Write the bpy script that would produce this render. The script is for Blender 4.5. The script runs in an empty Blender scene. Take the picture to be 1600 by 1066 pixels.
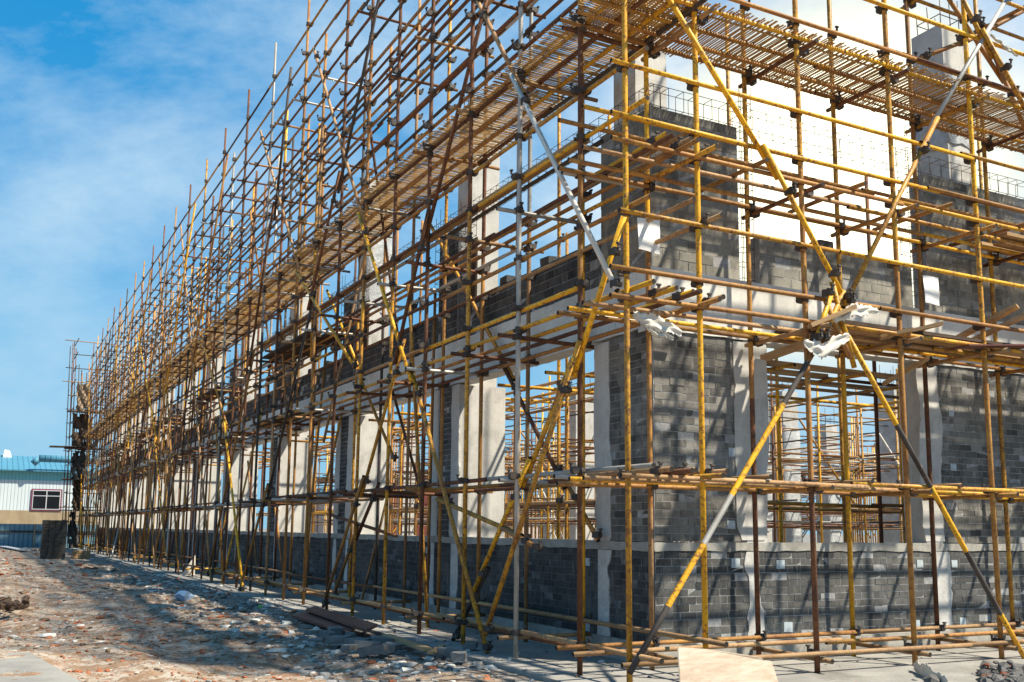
import bpy, math, random
import numpy as np
from mathutils import Vector, Matrix
random.seed(11); rng = np.random.default_rng(5)
sc = bpy.context.scene
col = sc.collection

# ------------------------------------------------------------ camera
FPX, CX, CY = 1554.817, 800.0, 602.42
yaw, pitch, roll = math.radians(62.31137), math.radians(8.253829), math.radians(.62672072)
CAM = np.array([-5.76581646, -8.43745497, 1.52564861])
fwd = np.array([math.cos(yaw)*math.cos(pitch), math.sin(yaw)*math.cos(pitch), math.sin(pitch)])
rgt = np.array([math.sin(yaw), -math.cos(yaw), 0.]); upv = np.cross(rgt, fwd)
r_ = rgt*math.cos(roll)+upv*math.sin(roll); u_ = -rgt*math.sin(roll)+upv*math.cos(roll)
cd = bpy.data.cameras.new('camera'); cam = bpy.data.objects.new('camera', cd); col.objects.link(cam)
cd.sensor_width = 36; cd.lens = 36*FPX/1600; cd.shift_y = (CY-533)/1600; cd.clip_start = .1; cd.clip_end = 2000
M4 = Matrix(((r_[0], u_[0], -fwd[0], CAM[0]), (r_[1], u_[1], -fwd[1], CAM[1]), (r_[2], u_[2], -fwd[2], CAM[2]), (0, 0, 0, 1)))
cam.matrix_world = M4
sc.camera = cam
def ray(x, y, ax, val):
    """point where the line of sight through photo pixel (x,y) meets the plane ax=val (used to measure real positions)"""
    q = np.array([(x-CX)/FPX, -(y-CY)/FPX, 1.]); d = r_*q[0]+u_*q[1]+fwd*q[2]
    k = 'XYZ'.index(ax); t = (val-CAM[k])/d[k]
    return CAM+t*d

# ------------------------------------------------------------ world, sun, exposure
SUN = Vector((.48, -.55, 1.0)).normalized()
elev = math.asin(SUN.z); rot = math.atan2(SUN.x, SUN.y)
w = bpy.data.worlds.new('World'); sc.world = w; w.use_nodes = True
nt = w.node_tree; N = nt.nodes; L = nt.links
for n in list(N): N.remove(n)
out = N.new('ShaderNodeOutputWorld'); bg = N.new('ShaderNodeBackground'); bg.inputs[1].default_value = .052
L.new(bg.outputs[0], out.inputs[0])
sky = N.new('ShaderNodeTexSky'); sky.sky_type = 'NISHITA'; sky.sun_disc = False
sky.sun_elevation = elev; sky.sun_rotation = rot; sky.air_density = 1.0; sky.dust_density = .6; sky.ozone_density = 2.5
def mixc(nt, blend, fac, a, b):
    m = nt.nodes.new('ShaderNodeMix'); m.data_type = 'RGBA'; m.blend_type = blend
    for s, v in ((0, fac), (6, a), (7, b)):
        if hasattr(v, 'type') and hasattr(v, 'links'): nt.links.new(v, m.inputs[s])
        else: m.inputs[s].default_value = v
    return m.outputs[2]
tint = mixc(nt, 'MIX', .55, mixc(nt, 'MULTIPLY', 1.0, sky.outputs[0], (.20, 1.10, 1.50, 1)), (.25, 3.7, 7.9, 1))
tc = N.new('ShaderNodeTexCoord')
mp = N.new('ShaderNodeMapping'); mp.inputs['Scale'].default_value = (1.2, 1.2, 2.2); mp.inputs['Rotation'].default_value = (.25, .5, .6)
L.new(tc.outputs['Generated'], mp.inputs[0])
nz = N.new('ShaderNodeTexNoise'); nz.inputs['Scale'].default_value = 1.9; nz.inputs['Detail'].default_value = 9; nz.inputs['Roughness'].default_value = .62; nz.inputs['Distortion'].default_value = .15
L.new(mp.outputs[0], nz.inputs[0])
nrm = N.new('ShaderNodeVectorMath'); nrm.operation = 'NORMALIZE'; L.new(tc.outputs['Generated'], nrm.inputs[0])
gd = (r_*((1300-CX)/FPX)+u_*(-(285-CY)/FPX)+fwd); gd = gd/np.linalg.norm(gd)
def dirdot(v, lo, hi):
    d = N.new('ShaderNodeVectorMath'); d.operation = 'DOT_PRODUCT'; L.new(nrm.outputs[0], d.inputs[0]); d.inputs[1].default_value = tuple(v)
    mr = N.new('ShaderNodeMapRange'); mr.interpolation_type = 'SMOOTHSTEP'; L.new(d.outputs['Value'], mr.inputs[0])
    mr.inputs[1].default_value = lo; mr.inputs[2].default_value = hi
    return mr.outputs[0]
glare_fac = dirdot(gd, .955, .998)      # bright sun glare painted into the sky, drawn as thin cloud
def math_(nt, op, a, b):
    m = nt.nodes.new('ShaderNodeMath'); m.operation = op; m.use_clamp = False
    for i, v in enumerate((a, b)):
        if hasattr(v, 'links'): nt.links.new(v, m.inputs[i])
        else: m.inputs[i].default_value = v
    return m.outputs[0]
cl = N.new('ShaderNodeMapRange'); cl.inputs[1].default_value = .46; cl.inputs[2].default_value = .72
L.new(math_(nt, 'ADD', nz.outputs[0], math_(nt, 'ADD', math_(nt, 'MULTIPLY', glare_fac, .2), math_(nt, 'MULTIPLY', dirdot(gd, .90, .985), .07))), cl.inputs[0])
cf = math_(nt, 'MULTIPLY', cl.outputs[0], .86)
cloudcol = mixc(nt, 'MIX', glare_fac, (6.9, 8.6, 9.7, 1), (10.6, 10.8, 10.6, 1))
skyc = mixc(nt, 'MIX', cf, tint, cloudcol)
# pale air towards the horizon
sp = N.new('ShaderNodeSeparateXYZ'); L.new(nrm.outputs[0], sp.inputs[0])
hz = N.new('ShaderNodeMapRange'); hz.interpolation_type = 'SMOOTHSTEP'; hz.inputs[1].default_value = .46; hz.inputs[2].default_value = -.02; hz.inputs[3].default_value = 0; hz.inputs[4].default_value = .78
L.new(sp.outputs[2], hz.inputs[0])
skyc = mixc(nt, 'MIX', hz.outputs[0], skyc, (3.6, 6.2, 8.0, 1))
glow = dirdot(gd, .985, .9995)  # warm halo of the glare, painted into the sky colour
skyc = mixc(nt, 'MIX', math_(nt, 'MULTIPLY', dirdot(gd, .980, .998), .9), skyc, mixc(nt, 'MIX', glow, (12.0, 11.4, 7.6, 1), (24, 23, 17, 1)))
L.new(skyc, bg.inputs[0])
sd = bpy.data.lights.new('sun', 'SUN'); sd.energy = 5.0; sd.angle = math.radians(1.7); sd.color = (1, .91, .74)
so = bpy.data.objects.new('sun', sd); col.objects.link(so); so.location = (20, -20, 40)
so.rotation_euler = (-SUN).to_track_quat('-Z', 'Y').to_euler()
sc.view_settings.view_transform = 'Standard'; sc.view_settings.look = 'None'; sc.view_settings.gamma = 1; sc.view_settings.exposure = 1.0
sc.cycles.max_bounces = 6; sc.cycles.diffuse_bounces = 3

# ------------------------------------------------------------ materials
def newmat(name):
    m = bpy.data.materials.new(name); m.use_nodes = True; t = m.node_tree
    b = t.nodes['Principled BSDF']; b.inputs['Specular IOR Level'].default_value = .3
    return m, t, b
def noise(t, scale, detail=5, rough=.6, vec=None, dist=0):
    n = t.nodes.new('ShaderNodeTexNoise'); n.inputs['Scale'].default_value = scale; n.inputs['Detail'].default_value = detail
    n.inputs['Roughness'].default_value = rough; n.inputs['Distortion'].default_value = dist
    if vec: t.links.new(vec, n.inputs[0])
    return n.outputs[0]
def rampf(t, v, lo, hi, a=0, b=1):
    m = t.nodes.new('ShaderNodeMapRange'); t.links.new(v, m.inputs[0])
    for i, x in ((1, lo), (2, hi), (3, a), (4, b)): m.inputs[i].default_value = x
    return m.outputs[0]
def objc(t, scale=(1, 1, 1)):
    c = t.nodes.new('ShaderNodeTexCoord'); m = t.nodes.new('ShaderNodeMapping'); m.inputs['Scale'].default_value = scale
    t.links.new(c.outputs['Object'], m.inputs[0]); return m.outputs[0]
def bump(t, b, v, strength=.3, dist=.01):
    n = t.nodes.new('ShaderNodeBump'); n.inputs['Strength'].default_value = strength; n.inputs['Distance'].default_value = dist
    t.links.new(v, n.inputs['Height']); t.links.new(n.outputs[0], b.inputs['Normal'])
def c4(c): return (c[0], c[1], c[2], 1)
def tubemat(name, base, second, chip, lo, hi, rough=.5, metal=0.0):
    m, t, b = newmat(name); v = objc(t)
    info = t.nodes.new('ShaderNodeObjectInfo')
    add = t.nodes.new('ShaderNodeVectorMath'); add.operation = 'ADD'; t.links.new(v, add.inputs[0])
    mul = t.nodes.new('ShaderNodeVectorMath'); mul.operation = 'SCALE'; t.links.new(info.outputs['Location'], mul.inputs[0]); mul.inputs['Scale'].default_value = 1.0
    t.links.new(mul.outputs[0], add.inputs[1]); v = add.outputs[0]
    n1 = noise(t, 2.3, 4, .6, v); n2 = noise(t, 26, 6, .68, v); n3 = noise(t, 7, 5, .7, v)
    c = mixc(t, 'MIX', rampf(t, n1, .38, .66), c4(base), c4(second))
    rnd = rampf(t, info.outputs['Random'], 0, 1, .72, 1.18)
    hs = t.nodes.new('ShaderNodeHueSaturation'); t.links.new(c, hs.inputs['Color']); t.links.new(rnd, hs.inputs['Value'])
    c = mixc(t, 'MIX', rampf(t, math_(t, 'ADD', math_(t, 'MULTIPLY', n2, .6), math_(t, 'MULTIPLY', n3, .4)), lo, hi), hs.outputs[0], c4(chip))
    c = mixc(t, 'MIX', rampf(t, noise(t, 4, 7, .75, v, .8), .60, .76, 0, .5), c, (.44, .38, .31, 1))
    t.links.new(c, b.inputs['Base Color']); b.inputs['Roughness'].default_value = rough; b.inputs['Metallic'].default_value = metal
    bump(t, b, n2, .35, .004)
    return m
MT = {
 'yellow': tubemat('yellow_paint', (.76, .41, .018), (.66, .31, .016), (.20, .085, .03), .50, .60),
 'gold': tubemat('worn_yellow_paint', (.62, .33, .03), (.40, .18, .03), (.14, .06, .03), .47, .59),
 'ochre': tubemat('ochre_rust', (.42, .21, .05), (.27, .12, .04), (.12, .05, .025), .48, .66, .65),
 'rust': tubemat('brown_rust', (.20, .082, .035), (.12, .05, .026), (.05, .024, .016), .46, .64, .75),
 'tan': tubemat('tan_rust', (.38, .235, .115), (.27, .145, .065), (.12, .055, .03), .5, .66, .7),
 'grey': tubemat('bare_grey_steel', (.42, .40, .37), (.30, .28, .25), (.16, .10, .07), .56, .72, .5, .25),
 'dark': tubemat('dark_steel', (.075, .062, .055), (.045, .035, .03), (.14, .08, .05), .6, .75, .7),
 'white': tubemat('whitish_steel', (.58, .55, .50), (.48, .44, .38), (.22, .15, .10), .6, .75, .5),
}
def simple(name, base, second, scale=6, lo=.4, hi=.65, rough=.85, bumps=.3, bscale=30, bd=.01, vscale=(1, 1, 1), third=None, th=(.6, .75)):
    m, t, b = newmat(name); v = objc(t, vscale)
    n1 = noise(t, scale, 8, .65, v, .3); n2 = noise(t, bscale, 6, .65, v)
    c = mixc(t, 'MIX', rampf(t, n1, lo, hi), c4(base), c4(second))
    if third: c = mixc(t, 'MIX', rampf(t, noise(t, scale*.37, 6, .7, v, .6), th[0], th[1]), c, c4(third))
    c = mixc(t, 'MULTIPLY', .55, c, mixc(t, 'MIX', rampf(t, n2, .3, .7), (.62, .62, .62, 1), (1, 1, 1, 1)))
    t.links.new(c, b.inputs['Base Color']); b.inputs['Roughness'].default_value = rough
    bump(t, b, n2, bumps, bd); return m
CONC = simple('pale_concrete', (.58, .555, .51), (.47, .445, .405), 2.2, third=(.36, .335, .30), th=(.60, .74))
def castconc(name, a, b2, cst):
    m, t, b = newmat(name); v = objc(t); n1 = noise(t, 2.2, 8, .65, v, .3); n2 = noise(t, 34, 6, .65, v); n3 = noise(t, .8, 6, .7, v, .6)
    c = mixc(t, 'MIX', rampf(t, n1, .4, .65), c4(a), c4(b2)); c = mixc(t, 'MIX', rampf(t, n3, .50, .66, 0, .85), c, c4(cst))
    s = t.nodes.new('ShaderNodeSeparateXYZ'); g_ = t.nodes.new('ShaderNodeNewGeometry'); t.links.new(g_.outputs['Position'], s.inputs[0])
    sz = rampf(t, math_(t, 'PINGPONG', s.outputs[2], .46), 0, .006, 1, 0); sh2 = rampf(t, math_(t, 'PINGPONG', math_(t, 'ADD', s.outputs[0], s.outputs[1]), .61), 0, .005, 1, 0)
    seam = math_(t, 'MULTIPLY', math_(t, 'MAXIMUM', sz, sh2), rampf(t, noise(t, 3, 4, .6, v), .4, .6))
    st = noise(t, 5, 6, .7, objc(t, (4, 4, .3)))
    c = mixc(t, 'MIX', rampf(t, st, .56, .74, 0, .5), c, (.22, .205, .185, 1))
    c = mixc(t, 'MIX', math_(t, 'MULTIPLY', seam, .5), c, (.16, .15, .14, 1))
    pit = t.nodes.new('ShaderNodeTexVoronoi'); pit.inputs['Scale'].default_value = 13; t.links.new(v, pit.inputs[0])
    c = mixc(t, 'MIX', rampf(t, pit.outputs['Distance'], .05, .08, .7, 0), c, (.15, .14, .13, 1))
    c = mixc(t, 'MULTIPLY', .4, c, mixc(t, 'MIX', rampf(t, n2, .3, .7), (.65, .65, .65, 1), (1, 1, 1, 1)))
    t.links.new(c, b.inputs['Base Color']); b.inputs['Roughness'].default_value = .88; bump(t, b, n2, .3, .006); return m
CONC = castconc('cast_concrete', (.55, .535, .505), (.43, .415, .39), (.29, .275, .255))
BEAMC = castconc('pale_beam_concrete', (.70, .68, .63), (.60, .58, .54), (.47, .45, .41))
PLAST = simple('white_mortar_smear', (.56, .55, .53), (.40, .39, .37), 5, bumps=.6)
SLAB = simple('dusty_slab_concrete', (.31, .295, .27), (.22, .21, .195), 1.6, third=(.17, .155, .14), th=(.55, .7), bumps=.35)
CAP = simple('sill_concrete', (.40, .385, .35), (.28, .265, .24), 4, third=(.17, .16, .15), th=(.55, .72))
MORT = simple('brick_mortar', (.27, .27, .27), (.46, .46, .45), 9, .5, .7)
WOOD = simple('sawn_timber', (.46, .30, .15), (.33, .19, .09), 3, vscale=(1, 1, 8), rough=.7)
PLY = simple('pale_plywood', (.38, .30, .23), (.29, .215, .15), 2.6, vscale=(1.5, 1, 12), rough=.7, third=(.42, .36, .29), th=(.45, .6), bumps=.25)
FORM = simple('brown_formwork', (.17, .06, .042), (.10, .042, .034), 4, rough=.5)
DARKP = simple('dark_deck_boards', (.085, .055, .035), (.05, .033, .024), 5, vscale=(1, 1, 1))
MAT = simple('bamboo_strips', (.52, .33, .13), (.36, .21, .075), 14, .35, .65, rough=.6)
REBAR = simple('rebar_steel', (.06, .042, .035), (.11, .06, .04), 20, rough=.6)
CLOTH = simple('white_rag', (.70, .66, .58), (.58, .53, .46), 5, rough=.9, bumps=.5, bscale=12)
PAPER = simple('white_sheet', (.88, .88, .86), (.84, .84, .82), 2, rough=.6, bumps=.05)
BLOCKG = simple('grey_block', (.20, .20, .195), (.13, .13, .128), 6)
BLACK = simple('dark_blocks', (.04, .038, .036), (.07, .066, .06), 6)
PLASTIC = simple('plastic_wrap', (.55, .56, .56), (.40, .41, .42), 3, .35, .6, rough=.28, bumps=.8, bscale=7, bd=.04)
NETT = simple('tan_netting', (.30, .22, .15), (.20, .14, .09), 3)
ENDCAP = simple('dark_tube_end', (.02, .015, .012), (.03, .02, .015), 6)  # flat cap; the dark of the hollow end is put into its colour
# brick material: one random tone per brick, stored on the faces
def brickmat(name, dark, light, lite, damp=(.05, .05, .05), dk=.6):
    m, t, b = newmat(name)
    a = t.nodes.new('ShaderNodeAttribute'); a.attribute_name = 'tone'
    v = objc(t); n1 = noise(t, 1.1, 6, .65, v, .4); n2 = noise(t, 38, 6, .7, v); n3 = noise(t, 9, 5, .6, v)
    c = mixc(t, 'MIX', a.outputs['Fac'], c4(dark), c4(light))
    c = mixc(t, 'MIX', rampf(t, n1, .47, .66, 0, .75), c, c4(lite))
    nd = noise(t, 2.6, 7, .7, objc(t, (1.6, 1.6, .8)), .7); c = mixc(t, 'MIX', rampf(t, nd, .50, .60, 0, dk), c, c4(damp))
    vs = noise(t, 7, 5, .7, objc(t, (3.5, 3.5, .35)))                       # mortar that ran down the face
    c = mixc(t, 'MIX', rampf(t, vs, .58, .70, 0, .6), c, (.36, .355, .34, 1))
    c = mixc(t, 'MULTIPLY', .7, c, mixc(t, 'MIX', rampf(t, n2, .3, .7), (.55, .55, .55, 1), (1, 1, 1, 1)))
    c = mixc(t, 'MIX', rampf(t, n3, .66, .8, 0, .5), c, (.34, .33, .31, 1))
    t.links.new(c, b.inputs['Base Color']); b.inputs['Roughness'].default_value = .9; bump(t, b, n2, .5, .006)
    return m
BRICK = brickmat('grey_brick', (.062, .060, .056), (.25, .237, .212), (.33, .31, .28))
BRICKD = brickmat('shade_dark_brick', (.024, .026, .029), (.085, .085, .084), (.13, .128, .122))  # grey brick darkened and blued; the long side's shade put into colour

BRICKM = brickmat('shade_damp_brick', (.038, .039, .041), (.125, .123, .117), (.20, .195, .18))  # darker copy for below the sill: damp and shade put into colour
MORTD = simple('shade_dark_mortar', (.10, .103, .108), (.24, .24, .24), 9, .5, .7)  # mortar darkened likewise, shade of the long side in its colour
BRICKU = brickmat('sunlit_dusty_block', (.12, .114, .10), (.30, .282, .24), (.40, .375, .32), (.09, .085, .075), .45)  # pale warm upper blocks: dust, plus sunlight and glare put into colour
FILL = simple('pale_putlog_fill', (.46, .52, .56), (.38, .43, .46), 9)

# ------------------------------------------------------------ object helpers
def link(o, parent=None):
    col.objects.link(o)
    if parent: o.parent = parent
    return o
def tag(o, label=None, cat=None, group=None, kind=None):
    if label: o['label'] = label
    if cat: o['category'] = cat
    if group: o['group'] = group
    if kind: o['kind'] = kind
    return o
ORG = {}
def thing(name, loc, label, cat, group=None):
    o = bpy.data.objects.new(name, None); o.empty_display_size = .3; o.location = loc; link(o); tag(o, label, cat, group)
    ORG[o] = np.array(loc, float); return o
class MB:
    def __init__(s): s.v = []; s.f = []; s.mi = []; s.tone = []; s.n = 0
    def add(s, v, f, mi=0, tone=0.):
        v = np.asarray(v, float); s.v.append(v); s.f += [tuple(i+s.n for i in q) for q in f]; s.mi += [mi]*len(f) if not hasattr(mi, '__len__') else list(mi)
        s.tone += [tone]*len(f); s.n += len(v)
    def box(s, a, b, mi=0, tone=0., jit=0.):
        x0, y0, z0 = a; x1, y1, z1 = b
        v = np.array([(x0,y0,z0),(x1,y0,z0),(x1,y1,z0),(x0,y1,z0),(x0,y0,z1),(x1,y0,z1),(x1,y1,z1),(x0,y1,z1)], float)
        if jit: v += rng.uniform(-jit, jit, v.shape)
        s.add(v, [(0,3,2,1),(4,5,6,7),(0,1,5,4),(1,2,6,5),(2,3,7,6),(3,0,4,7)], mi, tone)
    def obox(s, p0, p1, wid, th, mi=0, upref=(0, 0, 1), jit=0.):
        """a board from p0 to p1, wid across and th thick"""
        p0 = np.array(p0, float); p1 = np.array(p1, float); d = p1-p0; d /= np.linalg.norm(d); u = np.array(upref, float)
        sdir = np.cross(d, u); sdir /= np.linalg.norm(sdir); n = np.cross(sdir, d)
        v = [p+sdir*a*wid/2+n*c*th/2 for p in (p0, p1) for a, c in ((-1,-1),(1,-1),(1,1),(-1,1))]
        v = np.array(v)
        if jit: v += rng.uniform(-jit, jit, v.shape)
        s.add(v, [(0,3,2,1),(4,5,6,7),(0,1,5,4),(1,2,6,5),(2,3,7,6),(3,0,4,7)], mi)
    def tube(s, p0, p1, r, sides=8, mi=0, cap=None, bend=0., bands=None):
        p0 = np.array(p0, float); p1 = np.array(p1, float); d = p1-p0; Ln = np.linalg.norm(d); d /= Ln
        a = np.cross(d, (0, 0, 1)) if abs(d[2]) < .9 else np.cross(d, (1, 0, 0)); a /= np.linalg.norm(a); b = np.cross(d, a)
        ts = [0, 1] if not bend else [0, .25, .5, .75, 1]
        if bands: ts = sorted(set(ts) | {q[0] for q in bands})
        ang = np.arange(sides)*2*math.pi/sides; ring = np.outer(np.cos(ang), a)+np.outer(np.sin(ang), b)
        V = np.vstack([p0+d*Ln*t+ring*r+a*bend*math.sin(math.pi*t) for t in ts]); F = []; mis = []
        for k in range(len(ts)-1):
            mm = mi
            if bands:
                for q in bands:
                    if ts[k] >= q[0]-1e-6: mm = q[1]
            for i in range(sides):
                j = (i+1) % sides; F.append((k*sides+i, k*sides+j, (k+1)*sides+j, (k+1)*sides+i)); mis.append(mm)
        F.append(tuple(range(sides))[::-1]); F.append(tuple(range((len(ts)-1)*sides, len(ts)*sides)))
        cc = mi if cap is None else cap
        mis += [cc, cc]
        s.add(V, F, mis)
    def build(s, name, mats, parent=None, origin=(0, 0, 0), smooth=False, tone=False, kind=None):
        me = bpy.data.meshes.new(name)
        V = np.vstack(s.v)-np.array(origin, float); me.from_pydata(V.tolist(), [], s.f)
        for m in (mats if isinstance(mats, (list, tuple)) else [mats]): me.materials.append(m)
        me.polygons.foreach_set('material_index', s.mi)
        if smooth: me.polygons.foreach_set('use_smooth', [len(q) == 4 for q in s.f])
        if tone:
            at = me.attributes.new('tone', 'FLOAT', 'FACE'); at.data.foreach_set('value', s.tone)
        me.update()
        o = bpy.data.objects.new(name, me); link(o, parent)
        o.location = np.array(origin, float)-(ORG.get(parent, np.zeros(3)) if parent else 0)
        ORG[o] = np.array(origin, float)
        if kind: o['kind'] = kind
        return o
def T(name, p0, p1, r, m, parent, sides=8, bend=0., bands=None):
    mb = MB(); mats = [MT[m], ENDCAP]
    if bands:
        names = []
        for q in bands:
            if q[1] not in names: names.append(q[1])
        mats = [MT[q] for q in names]+[ENDCAP]; bb = [(q[0], names.index(q[1])) for q in bands]
        mb.tube(p0, p1, r, sides, 0, len(mats)-1, bend, bb)
    else: mb.tube(p0, p1, r, sides, 0, 1, bend)
    return mb.build(name, mats, parent, p0, smooth=True)

# coupler: two short collars at right angles with winged bolts
def coupler_mesh():
    mb = MB()
    mb.tube((0, 0, -.032), (0, 0, .032), .041, 8, 0)
    mb.tube((-.03, -.062, 0), (.03, -.062, 0), .041, 8, 0)
    mb.box((-.02, -.07, -.02), (.02, .0, .02))
    mb.box((.030, -.012, -.012), (.085, .012, .012)); mb.box((.066, -.024, -.018), (.084, .024, .018))
    mb.box((-.014, -.115, .02), (.012, -.10, .075)); mb.box((-.024, -.122, .058), (.022, -.094, .074))
    return mb
cmb = coupler_mesh()
COUP = cmb.build('coupler', MT['dark'], None); COUPM = COUP.data; bpy.data.objects.remove(COUP)
cv = np.vstack(cmb.v)
def coupler(parent, p, ang=0., tilt=0.):
    o = bpy.data.objects.new('coupler', COUPM); link(o, parent)
    o.location = np.array(p)-ORG[parent]; o.rotation_euler = (tilt, 0, ang); o.scale = (1.1, 1.1, 1.1); return o
WT = [14, 21, 20, 22, 14, 5, 5]
def weights(): return random.choices(['yellow', 'gold', 'ochre', 'rust', 'tan', 'grey', 'dark'], WT)[0]

# a scaffold collects its tubes; the largest 100 of a kind become parts of their own, the rest one part
class Scaf:
    def __init__(s, root): s.root = root; s.t = {}; s.c = []
    def add(s, kind, p0, p1, m=None, r=.03, bend=None, bands=None, couplers=()):
        s.t.setdefault(kind, []).append((np.array(p0, float), np.array(p1, float), m or weights(), r, bend if bend is not None else random.uniform(-.012, .012), bands, list(couplers)))
    def flush(s, limit=100, coup_near=26):
        keys = list(MT); loose = MB(); nl = 0
        for kind, ts in s.t.items():
            def size(q):
                mid = (q[0]+q[1])/2; return np.linalg.norm(q[1]-q[0])/max(1, np.linalg.norm(mid-CAM))
            ts.sort(key=size, reverse=True)
            rest = MB(); nr = 0
            lim = limit if len(ts) > limit else len(ts)
            for i, (p0, p1, m, r, bend, bands, cps) in enumerate(ts):
                d = np.linalg.norm((p0+p1)/2-CAM)
                if i < lim:
                    o = T(kind, p0, p1, r, m, s.root, 10 if d < 16 else (8 if d < 30 else 6), bend, bands)
                    for (cp, ca) in cps:
                        if np.linalg.norm(np.array(cp)-CAM) < coup_near: coupler(o, cp, ca)
                        else: s.addc(loose, cp, ca); nl += 1
                else:
                    rest.tube(p0, p1, r, 6, keys.index(m)); nr += 1
                    for (cp, ca) in cps: s.addc(loose, cp, ca); nl += 1
            if nr:
                o = rest.build(kind, [MT[k] for k in keys], s.root, ORG[s.root], smooth=True, kind='stuff')
        if nl: loose.build('coupler', MT['dark'], s.root, ORG[s.root], kind='stuff')
    def addc(s, mb, p, a):
        p = np.array(p); k = 1.0
        mb.box(p+(-.045, -.045, -.045), p+(.045, .045, .045), jit=.012)

# ------------------------------------------------------------ ground
def ground_mat():
    m, t, b = newmat('rubble_strewn_dirt'); v = objc(t)
    n1 = noise(t, .55, 8, .62, v, .6); n2 = noise(t, 3.0, 9, .7, v, .8); n3 = noise(t, 11, 8, .7, v, .4); n4 = noise(t, 60, 6, .7, v); n5 = noise(t, 1.7, 8, .7, v, 1.2)
    c = mixc(t, 'MIX', rampf(t, n1, .35, .65), (.40, .275, .18, 1), (.27, .17, .105, 1))
    c = mixc(t, 'MIX', rampf(t, n2, .46, .54), c, (.50, .43, .355, 1)); c = mixc(t, 'MIX', rampf(t, noise(t, 7.5, 9, .78, v, 1.8), .53, .58, 0, .85), c, (.19, .115, .07, 1)); c = mixc(t, 'MIX', rampf(t, noise(t, 6.1, 9, .78, v, 2.2), .57, .61, 0, .8), c, (.36, .13, .06, 1))
    c = mixc(t, 'MIX', rampf(t, n5, .56, .66, 0, .7), c, (.38, .14, .06, 1))
    c = mixc(t, 'MIX', rampf(t, n3, .56, .66, 0, .8), c, (.12, .08, .055, 1))
    c = mixc(t, 'MIX', rampf(t, noise(t, 4.3, 9, .75, v, 1.5), .58, .66, 0, .8), c, (.66, .62, .56, 1))
    c = mixc(t, 'MULTIPLY', .8, c, mixc(t, 'MIX', rampf(t, n4, .3, .7), (.45, .45, .45, 1), (1, 1, 1, 1)))
    # towards the building the soil turns grey: chips, plus the wall's shade put into colour
    sx = t.nodes.new('ShaderNodeSeparateXYZ'); cc = t.nodes.new('ShaderNodeTexCoord'); t.links.new(cc.outputs['Object'], sx.inputs[0])
    gx = rampf(t, math_(t, 'ADD', sx.outputs[0], math_(t, 'MULTIPLY', n1, 3.2)), .0, 1.6)
    grey = mixc(t, 'MIX', rampf(t, n2, .42, .6), (.13, .115, .10, 1), (.36, .35, .335, 1))
    grey = mixc(t, 'MULTIPLY', .8, grey, mixc(t, 'MIX', rampf(t, n4, .3, .7), (.4, .4, .4, 1), (1, 1, 1, 1)))
    c = mixc(t, 'MIX', gx, c, grey)
    t.links.new(c, b.inputs['Base Color']); b.inputs['Roughness'].default_value = .95
    bump(t, b, math_(t, 'ADD', n3, math_(t, 'MULTIPLY', n4, .5)), .7, .04)
    return m
def hgt(x, y):
    h = .035*np.sin(x*.9+y*.31)+.03*np.sin(y*.77-x*.43+1)+.018*np.sin(x*2.7+1.3*y)+.014*np.sin(3.3*y-1.9*x)
    f = np.clip((-.7-x)/1.2, 0, 1)      # flat where the scaffold stands
    return -.05+(h*1.5+.02*np.sin(5.1*x+.7*y)+.012*np.sin(9*y+3*x))*f
xs = np.concatenate([[-900, -300, -100, -40, -20], np.arange(-14, 6.01, .2), [10, 20, 40, 100, 300, 900]])
ys = np.concatenate([[-900, -200, -60, -20], np.arange(-12, 40.01, .25), np.arange(42, 90, 3), [120, 300, 900]])
XX, YY = np.meshgrid(xs, ys, indexing='ij'); inn = (XX > -15) & (XX < 7) & (YY > -13) & (YY < 41)
ZZ = np.where(inn, hgt(XX, YY)+rng.normal(0, .006, XX.shape), -.05)
gm = MB(); nx, ny = XX.shape; idx = np.arange(nx*ny).reshape(nx, ny)
gf = [(idx[i, j], idx[i+1, j], idx[i+1, j+1], idx[i, j+1]) for i in range(nx-1) for j in range(ny-1)]
gm.add(np.stack([XX.ravel(), YY.ravel(), ZZ.ravel()], 1), gf)
g = gm.build('ground', ground_mat()); tag(g, 'brown building-site dirt strewn with brick chips', None, None, 'structure')
sl = MB()
sl.box((-.42, -1.5, -.06), (1.3, 66, 0.0)); sl.box((1.3, -1.5, -.06), (24, 1.3, 0.0)); sl.box((1.3, 1.3, -.06), (24, 66, .2))
tag(sl.build('pavement', SLAB), 'dusty concrete apron under the scaffold', None, None, 'structure')
pd = MB(); pv = [(-5.15, 5.2, .0), (-9, 5.8, .0), (-9, -3, .0), (-4.2, -3, .0), (-4.75, 2.2, .0)]; pv = pv[:4]+[(-4.75, 2.2, 0)]
pd.add([(a, b_, z) for a, b_, z in pv]+[(a, b_, -.1) for a, b_, z in pv], [(4,3,2,1,0), (0,1,6,5), (1,2,7,6), (2,3,8,7), (3,4,9,8), (4,0,5,9)])
tag(pd.build('path', SLAB), 'pale concrete pad at the near left', None, None, 'structure')

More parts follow.
